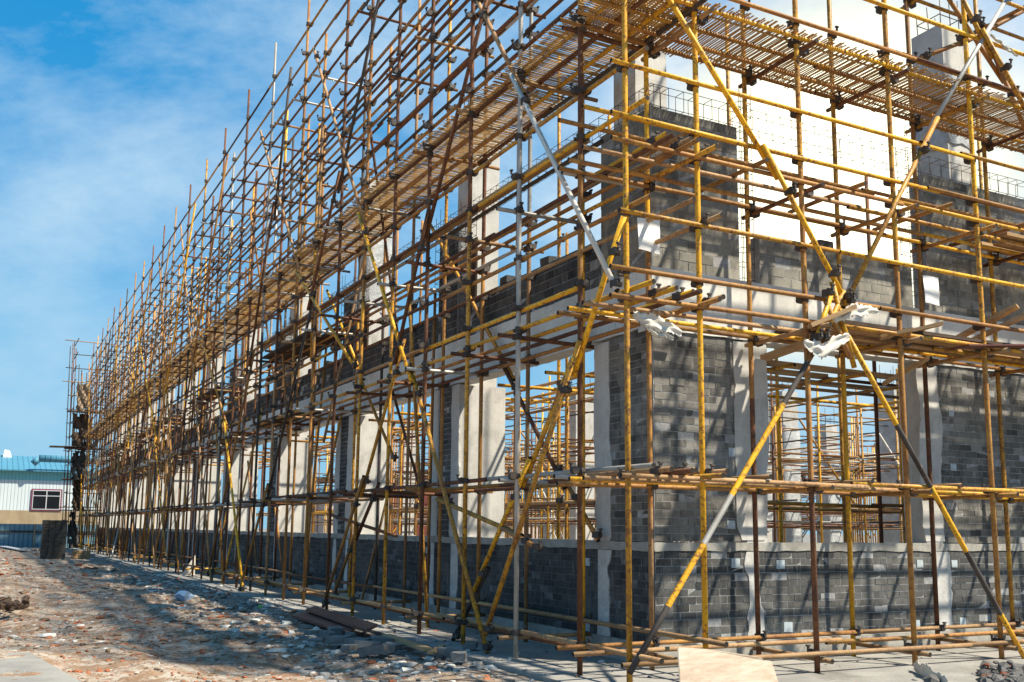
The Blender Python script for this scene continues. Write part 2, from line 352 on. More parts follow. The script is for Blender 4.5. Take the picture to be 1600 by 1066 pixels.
# ------------------------------------------------------------ building
XW, YW = 1.16, 1.15
FAR = 66.0
piers = [6.64, 12.1, 18.03, 24.1, 29.75, 35.6, 41.4, 47.1, 52.9, 58.6]
bl = thing('unfinished_building', (XW, YW, 0), 'grey brick and concrete factory shell without a roof behind the scaffolding', 'building')
def courses(name, axis, rects, L_, H_, mats, hole=None, teeth=None, matsel=0):
    """real bricks, each with its own small offset; axis Y: wall in the plane X=XW facing -X, axis X: plane Y=YW facing -Y"""
    mb = MB(); J = .0095
    for (a0, a1, z0, z1) in rects:
        n = int(round((z1-z0)/H_)); h = (z1-z0)/n
        # mortar body behind the bricks
        if axis == 'Y': mb.box((XW+.0035, a0, z0), (XW+.24, a1, z1-.004), 1)
        else: mb.box((a0, YW+.0035, z0), (a1, YW+.24, z1-.004), 1)
        for k in range(n):
            zz = z0+k*h; off = (.5 if k % 2 else 0)*L_ ; a = a0-off
            while a < a1:
                b0, b1 = max(a, a0), min(a+L_*random.uniform(.97, 1.03), a1); nx_ = b1
                if b1-b0 > .03:
                    pr = random.gauss(0, .0022); tn = min(1, max(0, random.gauss(.45, .27)))
                    if random.random() < .04: tn = 1.5
                    skip = hole and hole((b0+b1)/2, zz+h/2)
                    if not skip:
                        if axis == 'Y': mb.box((XW+pr, b0+J/2, zz+J/2), (XW+.05, b1-J/2, zz+h-J/2), 0, tn, .0016)
                        else: mb.box((b0+J/2, YW+pr, zz+J/2), (b1-J/2, YW+.05, zz+h-J/2), 0, tn, .0016)
                a = nx_ if b1 > a else a+L_
    return mb.build(name, mats, bl, (XW, YW, 0), tone=True)
def cbox(name, a, b, mat=CONC, jit=.004, parent=None):
    mb = MB()
    a = np.array(a, float); b = np.array(b, float)
    mb.box(a, b, jit=jit); return mb.build(name, mat, parent or bl, a)
# footing and sill
cbox('footing', (XW-.05, YW-.05, -.02), (XW+.3, FAR, .24), CAP); cbox('footing', (XW+.3, YW-.05, -.02), (24, YW+.3, .235), CAP)
spans = [(1.155, 2.40)]+[(s, s+1.18) for s in piers]
seg = [(2.40, piers[0])]+[(piers[i]+1.15, piers[i+1]) for i in range(len(piers)-1)]+[(piers[-1]+1.15, FAR)]
edges = [1.155]+[(a+b)/2 for a, b in seg]+[FAR]
for i in range(len(edges)-1):
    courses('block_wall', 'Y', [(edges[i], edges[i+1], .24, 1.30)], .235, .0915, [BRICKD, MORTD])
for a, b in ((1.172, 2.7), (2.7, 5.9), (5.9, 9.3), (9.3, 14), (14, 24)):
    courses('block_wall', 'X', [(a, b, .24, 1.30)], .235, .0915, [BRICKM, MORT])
def rough_slab(name, axis, a0, a1, z0, z1, out=.012, thick=.30, amp=.012, mat=CAP, plane=None):
    """cast concrete strip with an uneven lower and upper edge"""
    mb = MB(); n = max(2, int((a1-a0)/.18)); aa = np.linspace(a0, a1, n+1)
    lo = z0+rng.uniform(-amp, amp, n+1); hi = z1+rng.uniform(-amp*.6, amp*.6, n+1); pl = (XW if axis == 'Y' else YW)-out if plane is None else plane
    V = []
    for i in range(n+1):
        for d, z in ((0, lo[i]), (0, hi[i]), (thick, hi[i]), (thick, lo[i])):
            V.append((pl+d, aa[i], z) if axis == 'Y' else (aa[i], pl+d, z))
    F = []
    for i in range(n):
        for k in range(4):
            F.append((4*i+k, 4*i+(k+1) % 4, 4*(i+1)+(k+1) % 4, 4*(i+1)+k))
    F += [(0, 1, 2, 3), (4*n+3, 4*n+2, 4*n+1, 4*n)]
    mb.add(V, F); return mb.build(name, mat, bl, V[0])
for i in range(len(edges)-1): rough_slab('sill', 'Y', edges[i]-(.016 if i == 0 else 0), edges[i+1], 1.30, 1.40)
for a, b in ((1.16, 5.9), (5.9, 9.3), (9.3, 24)): rough_slab('sill', 'X', a, b, 1.298, 1.402, out=.012)
# beam
for i in range(len(edges)-1): rough_slab('ring_beam', 'Y', edges[i]-(.03 if i == 0 else 0), edges[i+1], 3.97, 4.70, .02, .3, .01, BEAMC)
for a, b in ((1.45, 5.9), (5.9, 11), (11, 24)): rough_slab('ring_beam', 'X', a if a > 1.5 else 1.145, b, 3.93, 4.697, .022, .3, .01, BEAMC)
def jag(axis, c, wdt, z0, z1, mat=PLAST, out=.006, plane=None, amp=.035, name='mortar_patch'):
    mb = MB(); n = max(3, int((z1-z0)/.07)); zz = np.linspace(z0, z1, n+1); V = []
    l = c-wdt/2+np.cumsum(rng.normal(0, amp*.45, n+1))*.6; r = c+wdt/2+np.cumsum(rng.normal(0, amp*.45, n+1))*.6
    l = np.clip(l, c-wdt/2-amp*1.6, c-wdt/2+amp); r = np.clip(r, c+wdt/2-amp, c+wdt/2+amp*1.6)
    pl = (XW if axis == 'Y' else YW)-out if plane is None else plane
    for i in range(n+1):
        for a, d in ((l[i], 0), (r[i], 0), (r[i], .02+out), (l[i], .02+out)):
            V.append((pl+d, a, zz[i]) if axis == 'Y' else (a, pl+d, zz[i]))
    F = []
    for i in range(n):
        for k in range(4): F.append((4*i+k, 4*i+(k+1) % 4, 4*(i+1)+(k+1) % 4, 4*(i+1)+k))
    F += [(0, 1, 2, 3), (4*n+3, 4*n+2, 4*n+1, 4*n)]
    mb.add(V, F); return mb.build(name, mat, bl, V[0])
# corner pier, ground storey
def teethX(a, z): return a > 2.44 and (math.sin(z*23)+math.sin(z*61+2)) > .3
courses('block_pier', 'X', [(1.172, 2.60, 1.41, 3.92)], .235, .0915, [BRICK, MORT])
courses('block_pier', 'Y', [(1.155, 2.12, 1.41, 3.96)], .235, .0915, [BRICK, MORT])
def fin(axis, a0, a1, z0=1.40, z1=3.94, far=2.02):
    if axis == 'Y': return cbox('column', (XW-.002, a0, z0), (far, a1, z1))
    return cbox('column', (a0, YW-.003, z0), (a1, 1.50, z1))
fin('X', 2.55, 2.87); jag('X', 2.66, .36, 1.43, 3.9, CONC, .010, amp=.06); jag('X', 2.64, .30, .0, 1.29, PLAST, .010, amp=.07)
for (px, py, q) in ((1145, 707, .13), (1142, 820, .12), (1149, 880, .13), (1219, 882, .13), (1231, 980, .14), (1437, 881, .12), (1491, 881, .12), (1504, 971, .12), (1486, 646, .11), (1489, 730, .12), (1432, 975, .12)):
    p = ray(px, py, 'Y', YW); mb = MB(); mb.box((p[0]-q/2, YW-.0075, p[2]-q*.42), (p[0]+q/2, YW+.02, p[2]+q*.42), jit=.003); mb.build('putlog_patch', FILL, bl, p)
for (px, py, q) in ((918, 878, .12), (918, 980, .12), (668, 860, .12)):
    p = ray(px, py, 'X', XW); mb = MB(); mb.box((XW-.0075, p[1]-q/2, p[2]-q*.42), (XW+.02, p[1]+q/2, p[2]+q*.42), jit=.003); mb.build('putlog_patch', FILL, bl, p)
fin('Y', 2.09, 2.40); jag('Y', 2.22, .33, 1.43, 3.93, CONC, .010, amp=.04); jag('Y', 2.26, .34, .0, 1.29, PLAST, .012, amp=.08)
fin('X', 5.72, 6.05); jag('X', 5.91, .37, 1.43, 3.9, CONC, .010, amp=.05); jag('X', 5.94, .33, .0, 1.29, PLAST, .010, amp=.07)
courses('block_pier', 'X', [(6.04, 9.0, 1.41, 3.92)], .235, .0915, [BRICK, MORT]); fin('X', 9.0, 9.33)
for a in (12.3, 14.2, 18.2, 20.1): fin('X', a, a+.33)
courses('block_pier', 'X', [(12.6, 14.2, 1.41, 3.92), (18.5, 20.1, 1.41, 3.92)], .235, .0915, [BRICK, MORT])
for i, s in enumerate(piers):
    fin('Y', s, s+.31); fin('Y', s+.84, s+1.15, far=1.46)
    if i < 4:
        jag('Y', s+.15, .25, .0, 1.29, PLAST, .012, amp=.05); jag('Y', s+1.0, .24, .0, 1.29, PLAST, .012, amp=.05)
        jag('Y', s+.155, .33, 1.43, 3.95, CONC, .010, amp=.03); jag('Y', s+.99, .30, 1.43, 3.95, CONC, .010, amp=.03)
    else:
        jag('Y', s+.15, .25, .0, 1.29, PLAST, .012); jag('Y', s+1.0, .24, .0, 1.29, PLAST, .012)
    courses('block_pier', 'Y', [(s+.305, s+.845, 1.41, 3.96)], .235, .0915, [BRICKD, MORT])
fin('Y', 65.6, 66)
# upper storey
def ragged(top, seed):
    rr = random.Random(seed); cache = {}
    def f(a, z):
        k = int(a/.26)
        if k not in cache: cache[k] = rr.random()
        return (z > top-.14 and cache[k] < .45) or (abs(z-(top-.38)) < .07 and cache.get(k, 1) > .985)
    return f
rg = ragged(5.40, 3)
UH, UL = .128, .27
def upper(axis, a0, a1, top, hole=None, mat=BRICKU, name='block_wall'):
    n = round((top-4.70)/UH); return courses(name, axis, [(a0, a1, 4.70, 4.70+n*UH)], UL, UH, [mat, MORT], hole)
# holes left for putlogs, and broken top course
def punched(a, z): return any(abs(a-p) < .10 and abs(z-q) < .06 for p, q in ((2.34, 4.86), (2.30, 6.35), (3.24, 4.98), (5.44, 4.90), (4.40, 4.86), (6.44, 4.86)))
def box_top(axis, a0, a1, top, mat=BRICKD):
    """loose blocks of a broken top course"""
    mb = MB(); a = a0
    while a < a1-.2:
        if random.random() < .12:
            if axis == 'Y': mb.box((XW+.004, a, top), (XW+.2, a+.24, top+.11), 0, random.random(), .008)
            else: mb.box((a, YW+.004, top), (a+.24, YW+.2, top+.11), 0, random.random(), .008)
        a += .26
    if mb.n: mb.build('loose_block', [mat], bl, (XW, YW, 0), tone=True, kind='stuff')
upper('X', 1.172, 2.53, 6.75, punched, name='block_pier'); upper('X', 2.86, 5.68, 5.34, punched); box_top('X', 2.9, 5.6, 5.34+.002)
upper('X', 6.01, 9.2, 6.75, punched, name='block_pier'); upper('X', 9.5, 12.3, 5.34); upper('X', 12.4, 14.2, 6.75, name='block_pier'); upper('X', 14.5, 24, 5.34)
upper('Y', 1.155, 2.28, 6.75, name='block_pier')
prev = 2.28
for i, s in enumerate(piers):
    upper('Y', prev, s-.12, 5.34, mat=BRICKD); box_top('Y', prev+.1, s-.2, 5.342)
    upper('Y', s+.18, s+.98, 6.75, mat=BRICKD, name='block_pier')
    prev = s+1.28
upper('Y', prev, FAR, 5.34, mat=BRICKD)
def bars(name, pts, r=.007, parent=None, sides=5):
    mb = MB()
    for a, b in pts: mb.tube(a, b, r, sides)
    return mb.build(name, REBAR, parent or bl, pts[0][0], smooth=True)
def cage_v(x, y, z0, z1, w_=.2, step=.20, parent=None):
    P_ = []
    for dx in (-w_/2, w_/2):
        for dy in (-w_/2, w_/2): P_.append(((x+dx, y+dy, z0), (x+dx, y+dy, z1+random.uniform(-.15, .15))))
    z = z0+.05
    while z < z1-.1:
        q = [(x-w_/2, y-w_/2, z), (x+w_/2, y-w_/2, z), (x+w_/2, y+w_/2, z), (x-w_/2, y+w_/2, z)]
        P_ += [(q[k], q[(k+1) % 4]) for k in range(4)]; z += step*random.uniform(.9, 1.1)
    return bars('rebar_cage', P_, .0048, parent)
def cage_h(axis, a0, a1, z=6.80, h=.27, w_=.17, step=.22):
    P_ = []; pl = (XW if axis == 'Y' else YW)+.05
    def pt(a, d, zz): return (pl+d, a, zz) if axis == 'Y' else (a, pl+d, zz)
    for d in (0, w_):
        for zz in (z, z+h): P_.append((pt(a0, d, zz+random.uniform(-.01, .01)), pt(a1, d, zz+random.uniform(-.02, .02))))
    a = a0+.05
    while a < a1:
        q = [pt(a, 0, z), pt(a, w_, z), pt(a, w_, z+h), pt(a, 0, z+h)]; P_ += [(q[k], q[(k+1) % 4]) for k in range(4)]; a += step*random.uniform(.85, 1.15)
    return bars('rebar_cage', P_, .0042)
cage_v(2.70, YW+.13, 4.7, 7.3); cage_v(5.85, YW+.13, 4.7, 7.6); cage_v(9.35, YW+.13, 4.7, 7.6)
cage_h('X', 1.2, 9.5); cage_h('Y', 1.2, 26)
for i, s in enumerate(piers):
    if i < 6: cage_v(XW+.13, s+.04, 4.7, 7.2); cage_v(XW+.13, s+1.14, 4.7, 7.2)
    mb = MB(); mb.box((XW+.20, s-.12, 4.70), (XW+.235, s+.18, 6.5), jit=.004); mb.box((XW+.20, s+.98, 4.70), (XW+.235, s+1.28, 6.2), jit=.004); mb.build('slot_board', DARKP, bl, (XW, s, 4.7))
# tall square columns of the upper storey
def tallcol(x, y, top, w_=.56, z0=.2, wrap=None, y2=None):
    c = cbox('tall_column', (x, y, z0), (x+w_, y+(y2 or w_), top), CONC, .006)
    P_ = [((x+a*w_, y+b*w_, top-.05), (x+a*w_+random.uniform(-.03, .03), y+b*w_, top+random.uniform(.3, .7))) for a, b in ((.12, .12), (.88, .12), (.12, .88), (.88, .88), (.5, .1), (.1, .5))]
    P_ += [((x+.1*w_, y+.12*w_, top+.2), (x+.9*w_, y+.12*w_, top+.2)), ((x+.12*w_, y+.1*w_, top+.21), (x+.12*w_, y+.9*w_, top+.21)), ((x+.1*w_, y+.88*w_, top+.2), (x+.9*w_, y+.88*w_, top+.2)), ((x+.88*w_, y+.1*w_, top+.21), (x+.88*w_, y+.9*w_, top+.21))]
    bars('rebar', P_, .008, c)
    if wrap:
        mb = MB(); n = 9; z0_, z1_ = wrap; zz = np.linspace(z0_, z1_, n); V = []
        for z in zz:
            for k in range(16):
                a = k/16*4; s_ = int(a); fr = a-s_; q = [(0, 0), (1, 0), (1, 1), (0, 1)]; p, e = q[s_], q[(s_+1) % 4]
                V.append((x-.02+(p[0]+(e[0]-p[0])*fr)*(w_+.04)+rng.normal(0, .012), y-.02+(p[1]+(e[1]-p[1])*fr)*(w_+.04)+rng.normal(0, .012), z+rng.normal(0, .03)))
        F = [(i*16+k, i*16+(k+1) % 16, (i+1)*16+(k+1) % 16, (i+1)*16+k) for i in range(n-1) for k in range(16)]
        mb.add(V, F); mb.build('plastic_wrap', PLASTIC, c, (x, y, z0_), smooth=True)
    return c
tallcol(1.26, 1.62, 9.3, .50)
tallcol(7.18, 1.60, 9.62, .58, wrap=(7.6, 8.9))
tallcol(13.2, 1.60, 9.6, .58)
for i, s in enumerate(piers): tallcol(1.47, s+.36, 9.3+random.uniform(-.2, .3), .56, wrap=(6.3, 8.2) if i in (1,) else None)
for px, Y_ in ((1236, 13.2), (1412, 10.5), (1300, 19)):
    p = ray(px, 700, 'Y', Y_); tallcol(p[0]-.28, Y_, 5.6, .58, wrap=(1.2, 4.6))
# inner columns of the hall, low ones wrapped in plastic sheet
for i, (x, y) in enumerate([(x, y) for x in (7.2, 13.0, 18.8, 24.6) for y in (7.0, 12.8, 18.6, 24.4, 30.2)]):
    tallcol(x, y, random.choice([4.6, 5.0, 5.2, 6.2]), .55, wrap=(1.6, 3.4) if i % 2 == 0 else None)

# ------------------------------------------------------------ facade scaffold, long side
fs = thing('facade_scaffold', (0, .9, 0), 'long scaffold of rusty and yellow tubes with bamboo walkway along the shaded side', 'scaffold')
S = Scaf(fs)
WT[:] = [5, 12, 24, 32, 16, 4, 11]
YS = [.9+1.5*i for i in range(44)]
XI = .95
out_col = {0: 'rust', 1: 'grey', 2: 'gold', 3: 'rust', 4: 'gold', 5: 'gold', 6: 'rust', 7: 'ochre', 8: 'ochre', 9: 'tan'}
LZ = [.30, 2.18, 4.02, 4.29, 4.95, 6.02, 6.57, 7.45, 7.80, 8.40, 8.95, 9.35, 9.70, 10.15, 10.7, 11.22, 11.67, 12.3, 13.03]
IZ = [.42, 2.10, 3.95, 5.15, 5.62, 5.95, 7.40, 7.95, 8.40, 8.9, 9.30, 9.8, 10.2, 10.7, 11.1]
for i, y in enumerate(YS):
    top = 13.87+random.uniform(-.1, .1) if i % 2 == 0 else random.uniform(10.6, 12.9)
    lean = random.uniform(-.06, .06); m = out_col.get(i)
    px = random.uniform(-.015, .015)
    cps = [((px+.0, y+lean*z/top, z), math.pi/2 if random.random() < .5 else -math.pi/2) for z in LZ if z < top-.1]
    bands = None
    if i == 0: bands = [(0, 'rust'), (.31, 'ochre'), (.42, 'rust'), (.55, 'gold'), (.8, 'rust')]
    elif random.random() < .5 or i in (2, 4): bands = [(0, m or weights()), (random.uniform(.42, .46), weights()), (random.uniform(.82, .88), weights())]
    S.add('standard', (px, y, -.02 if i < 30 else 0), (px, y+lean, top), m, .031, couplers=cps, bands=bands)
    if i: S.add('standard', (XI+px, y, 0), (XI+px, y+random.uniform(-.05, .05), random.uniform(11.3, 12.2)), None, .031,
          couplers=[((XI+px, y, z), math.pi/2) for z in IZ], bands=[(0, weights()), (.5, weights())])
for i in range(3, 43):
    z0 = random.choice([0, 0, 3.2, 5.0]); S.add('standard', (random.choice([.07, XI+.07, .5]), YS[i]+random.uniform(.3, 1.1), z0), (random.choice([.07, XI+.07, .5]) if False else .07 if i % 2 else XI+.07, YS[i]+random.uniform(.4, 1.0), z0+random.uniform(4.5, 6.5)), None, .028)
def ledgers(S, axis, fixed, z, a0, a1, side, first=None, kind='ledger', step=6.0, slope=0.):
    a = a0; k = 0
    while a < a1-.5:
        ln = step*random.uniform(.92, 1.05) if k else step*random.uniform(.5, 1.0); b = min(a+ln, a1)
        dz = random.uniform(-.02, .02); off = side+(.0 if k % 2 else .0)
        m = first if (first and k == 0) else (random.choice(['tan', 'tan', 'ochre', 'rust']) if z < .5 else weights())
        zz0 = z+slope*(a-a0)+random.uniform(-.015, .015)
        if axis == 'Y': p0, p1 = (fixed+off, a-.12, zz0), (fixed+off+random.uniform(-.02, .02), b+.12, zz0+dz+slope*(b-a))
        else: p0, p1 = (a-.12, fixed+off, zz0), (b+.12, fixed+off+random.uniform(-.02, .02), zz0+dz+slope*(b-a))
        S.add(kind, p0, p1, m, .0265 if axis == 'X' else .028); a = b; k += 1
fm = {.30: 'tan', 2.18: 'grey', 4.02: 'yellow', 4.29: 'yellow', 4.95: 'ochre', 6.02: 'yellow', 6.57: 'gold', 7.45: 'gold'}
for z in LZ:
    y0 = {4.29: 1.0, 2.18: -.25, 4.02: -.28, .30: -.35, 6.02: -.2, 7.45: -.35, 4.95: -.25}.get(z, -.2)
    ledgers(S, 'Y', 0, z, y0, FAR, .06, fm.get(z))
for z in IZ: ledgers(S, 'Y', XI, z, {2.10: -.3, 3.95: -.3, 5.62: -.3, 7.40: -.3, .42: -.3}.get(z, .1), FAR, -.06, {.42: 'tan', 2.10: 'gold', 3.95: 'ochre'}.get(z))
for xo in (.33, .64):
    for z in (3.99, 5.66, 7.42): ledgers(S, 'Y', xo, z, -.3, FAR, 0)
ledgers(S, 'Y', .5, 2.14, -.3, FAR, 0); ledgers(S, 'Y', .27, 6.02, 1.0, 30, 0); ledgers(S, 'Y', .25, .22, 1.5, FAR, 0, 'rust')
# transoms at every pair of poles
for i, y in enumerate(YS):
    for z in (2.11, 3.93, 5.58, 7.35, 9.27, 11.16):
        xa, xb = (-.28, XI+.2)
        if z == 3.93: xb = XI+random.choice([.1, .2, .5])
        if random.random() < .06: continue
        S.add('transom', (xa+random.uniform(-.06, .1), y+.06, z+random.uniform(-.02, .02)), (xb+random.uniform(-.05, .1), y+.06, z+random.uniform(-.02, .02)), random.choice(['grey', 'tan', 'rust', 'ochre', 'rust', 'grey']), .0275,
              couplers=[((0, y+.06, z), 0), ((XI, y+.06, z), 0)] if z > 2.5 else [])
    if i % 2 == 1: S.add('transom', (-.2, y+.06, .24), (XI+.15, y+.06, .24), random.choice(['yellow', 'tan']), .0275)
# long braces, measured from the photograph
def chain(S, pts, ax, val, mats, r=.031, kind='brace'):
    P_ = [ray(x, y, ax, val) for x, y in pts]
    for k in range(len(P_)-1):
        a, b = P_[k], P_[k+1]; d = (b-a)/np.linalg.norm(b-a); o_ = np.array([0, 0, 0.]); 
        if k % 2: o_[0 if ax == 'X' else 1] = -.062
        S.add(kind, a-d*(.22 if k else 0)+o_, b+d*.22*(k < len(P_)-2)+o_, mats[k % len(mats)], r, bend=.0, couplers=[(b-d*.1+o_, 0), (a+d*.4+o_, 0)] if k else [(a+d*.4, 0)])
X_ = -.10
chain(S, [(735, -20), (812, 133), (972, 455)], 'X', X_, ['tan', 'white'])
chain(S, [(975, 338), (905, 560), (765, 992)], 'X', X_, ['yellow', 'gold'])
chain(S, [(490, 75), (568, 345), (645, 585), (762, 1022)], 'X', X_, ['tan', 'yellow', 'gold'])
chain(S, [(765, -20), (671, 350), (627, 548), (569, 760), (510, 948)], 'X', X_, ['rust', 'rust', 'gold', 'ochre'])
chain(S, [(600, -40), (532, 285), (489, 470), (420, 768), (378, 925)], 'X', X_, ['dark', 'rust', 'dark', 'ochre'])
chain(S, [(407, 205), (470, 430), (560, 575)], 'X', X_, ['tan', 'yellow'])
chain(S, [(300, 480), (355, 667), (384, 925)], 'X', X_, ['gold', 'yellow'])
chain(S, [(895, 560), (826, 738), (755, 905), (708, 1000)], 'X', X_+.2, ['gold', 'yellow', 'dark'])
chain(S, [(673, 352), (796, 580), (880, 745), (935, 845)], 'X', 1.02, ['gold', 'rust', 'ochre'])
chain(S, [(511, 454), (561, 576), (622, 720)], 'X', .80, ['yellow', 'gold'])
chain(S, [(683, 780), (803, 832), (850, 858)], 'X', .1, ['gold', 'ochre'])
chain(S, [(592, 755), (560, 835), (525, 935)], 'X', X_+.25, ['rust', 'ochre'])
chain(S, [(215, 520), (245, 690), (262, 870)], 'X', X_, ['yellow', 'gold'])
chain(S, [(455, 105), (430, 330), (395, 560), (325, 900)], 'X', X_, ['dark', 'rust', 'ochre'])
chain(S, [(518, 805), (620, 838)], 'X', .3, ['rust'])
for k in range(9):                                     # the same zigzag bracing carries on to the far end
    y = 20+k*5.2
    S.add('brace', (X_, y, 0), (X_, y+4.6, 6.4), weights(), .031, bend=0); S.add('brace', (X_, y+4.4, 6.2), (X_, y+9, 12.6), weights(), .031, bend=0)
    S.add('brace', (X_, y+9.5, 0), (X_, y+5.1, 6.4), weights(), .031, bend=0); S.add('brace', (X_, y+5.3, 6.2), (X_, y+.9, 12.6), weights(), .031, bend=0)
for k in range(20):
    y = 8+k*2.9; z = random.choice([0.1, 0.3, 2.2, 4.1]); S.add('brace', (XI+.1, y, z), (XI+.1, y+random.choice([-1, 1])*random.uniform(1.2, 2.4), z+random.uniform(1.7, 3.2)), weights(), .028, bend=0)
# bamboo walkway panels
def matpanel(kind='Y'):
    mb = MB(); n = 40
    for layer in (0,):
        for k in range(n):
            a = (k+.5)*1.5/n+random.uniform(-.006, .006); x0 = -.10-random.uniform(0, .09); x1 = 1.03+random.uniform(0, .10); tw = random.uniform(-.018, .018)
            mb.obox((x0, a-tw, random.uniform(0, .012)), (x1, a+tw, random.uniform(0, .012)), random.uniform(.014, .024), .007)
    for x in (.12, .40, .70, .92):
        mb.obox((x+random.uniform(-.03, .03), 0, -.006), (x+random.uniform(-.03, .03), 1.5, -.006), .03, .008)
    return mb
protoY = [matpanel() for _ in range(4)]
pmesh = []
for mb in protoY:
    o = mb.build('walkway_mat', MAT, None); pmesh.append(o.data); bpy.data.objects.remove(o)
def placemat(root, loc, rz=0., mir=False):
    o = bpy.data.objects.new('walkway_mat', random.choice(pmesh)); link(o, root); o.location = np.array(loc)-ORG[root]; o.rotation_euler = (random.uniform(-.008, .008), random.uniform(-.01, .01), rz); return o
y = -.05; k = 0
while y < FAR-1:
    placemat(fs, (0, y, 7.495+.012*(k % 2))); y += 1.47; k += 1
# plank decks here and there
def planks(root, name, ax, lines, z, th=.045, wd=.2, m=WOOD):
    for (a0, a1, off) in lines:
        mb = MB()
        if ax == 'Y': p0, p1 = (off, a0, z+random.uniform(0, .02)), (off+random.uniform(-.03, .03), a1, z+random.uniform(0, .02))
        else: p0, p1 = (a0, off, z+random.uniform(0, .02)), (a1, off+random.uniform(-.03, .03), z+random.uniform(0, .02))
        mb.obox(p0, p1, wd, th, jit=.004); mb.build(name, m, root, p0)
planks(fs, 'deck_board', 'Y', [(12.2, 16.2, .2), (12.6, 16.4, .42), (12.3, 16.1, .64), (12.0, 15.8, .85)], 5.70, m=DARKP)
planks(fs, 'deck_board', 'Y', [(13.1, 17, .15), (13.4, 17.2, .38), (13.0, 16.8, .6), (19, 23, .3), (19.3, 23.1, .55), (25, 29, .4), (31, 38, .5), (30, 39, .25), (40, 50, .4), (41, 52, .6), (52, 60, .45)], 4.05, m=DARKP)
planks(fs, 'deck_board', 'Y', [(22, 27, .3), (22.5, 27, .6), (32, 38, .4), (34, 42, .6), (45, 55, .4), (44, 56, .6)], 5.72, m=DARKP)
planks(fs, 'deck_board', 'Y', [(1.1, 5.0, .16), (5.0, 9.0, .17), (9.0, 12.8, .16), (12.8, 16.8, .15)], 6.075, .03, .17, m=WOOD)
S.flush()

# ------------------------------------------------------------ scaffold of the short, sunlit side
es = thing('facade_scaffold', (0, 0, 0), 'scaffold of yellow and rust-brown tubes across the sunlit end wall at the right', 'scaffold')
E_ = Scaf(es)
WT[:] = [28, 34, 20, 7, 11, 0, 0]  # yellow and gold favoured here: warm glare put into the paint colours
XS = [0, .95]+[.95+1.545*i for i in range(1, 14)]
cols_out = {0: [(0, 'gold'), (.30, 'yellow'), (.62, 'gold')], 1: [(0, 'yellow'), (.5, 'yellow'), (.7, 'gold')], 2: [(0, 'rust'), (.16, 'ochre'), (.44, 'gold'), (.62, 'rust')], 3: [(0, 'ochre'), (.4, 'gold')], 4: [(0, 'ochre'), (.3, 'gold'), (.45, 'yellow'), (.7, 'yellow')]}
cols_in = {1: [(0, 'tan'), (.18, 'ochre'), (.5, 'yellow')], 2: [(0, 'rust'), (.3, 'ochre'), (.5, 'gold')], 3: [(0, 'yellow'), (.35, 'gold')], 4: [(0, 'rust'), (.35, 'ochre')], 5: [(0, 'gold')]}
RZ = [.21, 2.09, 3.94, 4.22, 4.85, 5.63, 5.92, 6.50, 7.40, 7.64, 8.25, 8.95, 9.9, 10.9]
RIZ = [.30, 2.04, 3.90, 5.58, 6.15, 7.36, 8.3, 9.25]
for i, x in enumerate(XS):
    cps = [((x+random.uniform(-.01, .01), 0, z), math.pi) for z in RZ if random.random() < .85]
    E_.add('standard', (x+.012, 0, -.05), (x-.02, 0, 12.6+random.uniform(-.6, .6)), 'gold', .0315, bands=cols_out.get(i), couplers=cps)
    if i: E_.add('standard', (x, .93, 0), (x-.01, .93, random.uniform(9.8, 11)), 'ochre', .031, bands=cols_in.get(i), couplers=[((x, .93, z), 0) for z in RIZ if z not in (6.15,)])
fr = {.21: 'tan', 2.09: 'tan', 3.94: 'ochre', 4.22: 'ochre', 4.85: 'gold', 5.63: 'ochre', 5.92: 'yellow', 6.5: 'yellow', 7.4: 'yellow', 7.64: 'ochre'}
for z in RZ: ledgers(E_, 'X', 0, z, {.21: 0, 3.94: -.12, 5.63: -.1, 4.22: -.12, 2.09: .0, 4.85: 0}.get(z, -.1), 22, -.06, fr.get(z), slope=0)
for z in RIZ: ledgers(E_, 'X', .93, z, -.2, 22, -.06, 'ochre')
for yo, z, m in ((.32, 3.92, 'tan'), (.62, 3.92, 'yellow'), (.30, 2.06, 'tan'), (.58, 2.06, 'yellow'), (.32, 5.62, 'tan'), (.62, 5.60, 'ochre'), (.34, 7.38, 'gold'), (.64, 7.38, 'ochre'), (.5, .26, 'tan'), (.32, 6.1, 'yellow')):
    ledgers(E_, 'X', yo, z, -.22 if z < 7 else -.1, 22, 0, m)
for i, x in enumerate(XS[1:]):
    for z in (2.02, 3.86, 5.52, 7.30, 9.2):
        if i == 0 and z < 7: continue
        E_.add('transom', (x+.06, -.30+random.uniform(-.05, .05), z+.01), (x+.06, 1.1, z-.01), random.choice(['ochre', 'tan', 'gold', 'rust']), .0285, couplers=[((x+.06, 0, z), math.pi/2), ((x+.06, .93, z), math.pi/2)])
    E_.add('transom', (x+.06, -.18, .14), (x+.06, 1.08, .15), 'tan', .0285)
    E_.add('transom', (x+.85, -.12, 2.13), (x+.85, 1.05, 2.13), 'tan', .028); E_.add('transom', (x+.8, -.25, 5.69), (x+.8, 1.05, 5.69), 'ochre', .028)
for x0 in (.33, .64):                 # tube ends that cross at the corner
    for z in (2.15, 4.02, 5.70): E_.add('transom', (x0, -.30, z), (x0+.01, 1.3, z), random.choice(['yellow', 'tan']), .0285, couplers=[((x0, 0, z), 0)])
for z in (2.02+.13, 4.0, 5.69, 4.9): E_.add('transom', (.95+.06, -.34, z), (.95+.06, 1.2, z), 'tan', .0285, couplers=[((1.0, 0, z), 0)])
Yb = -.10
chain(E_, [(1010, -60), (1200, 255), (1318, 478)], 'Y', Yb, ['yellow', 'yellow'])
chain(E_, [(1590, -30), (1450, 205), (1312, 482)], 'Y', Yb, ['grey', 'gold'])
def banded(S, a, b, ax, val, bands, r=.032):
    S.add('brace', ray(a[0], a[1], ax, val), ray(b[0], b[1], ax, val), 'yellow', r, bend=0, bands=bands)
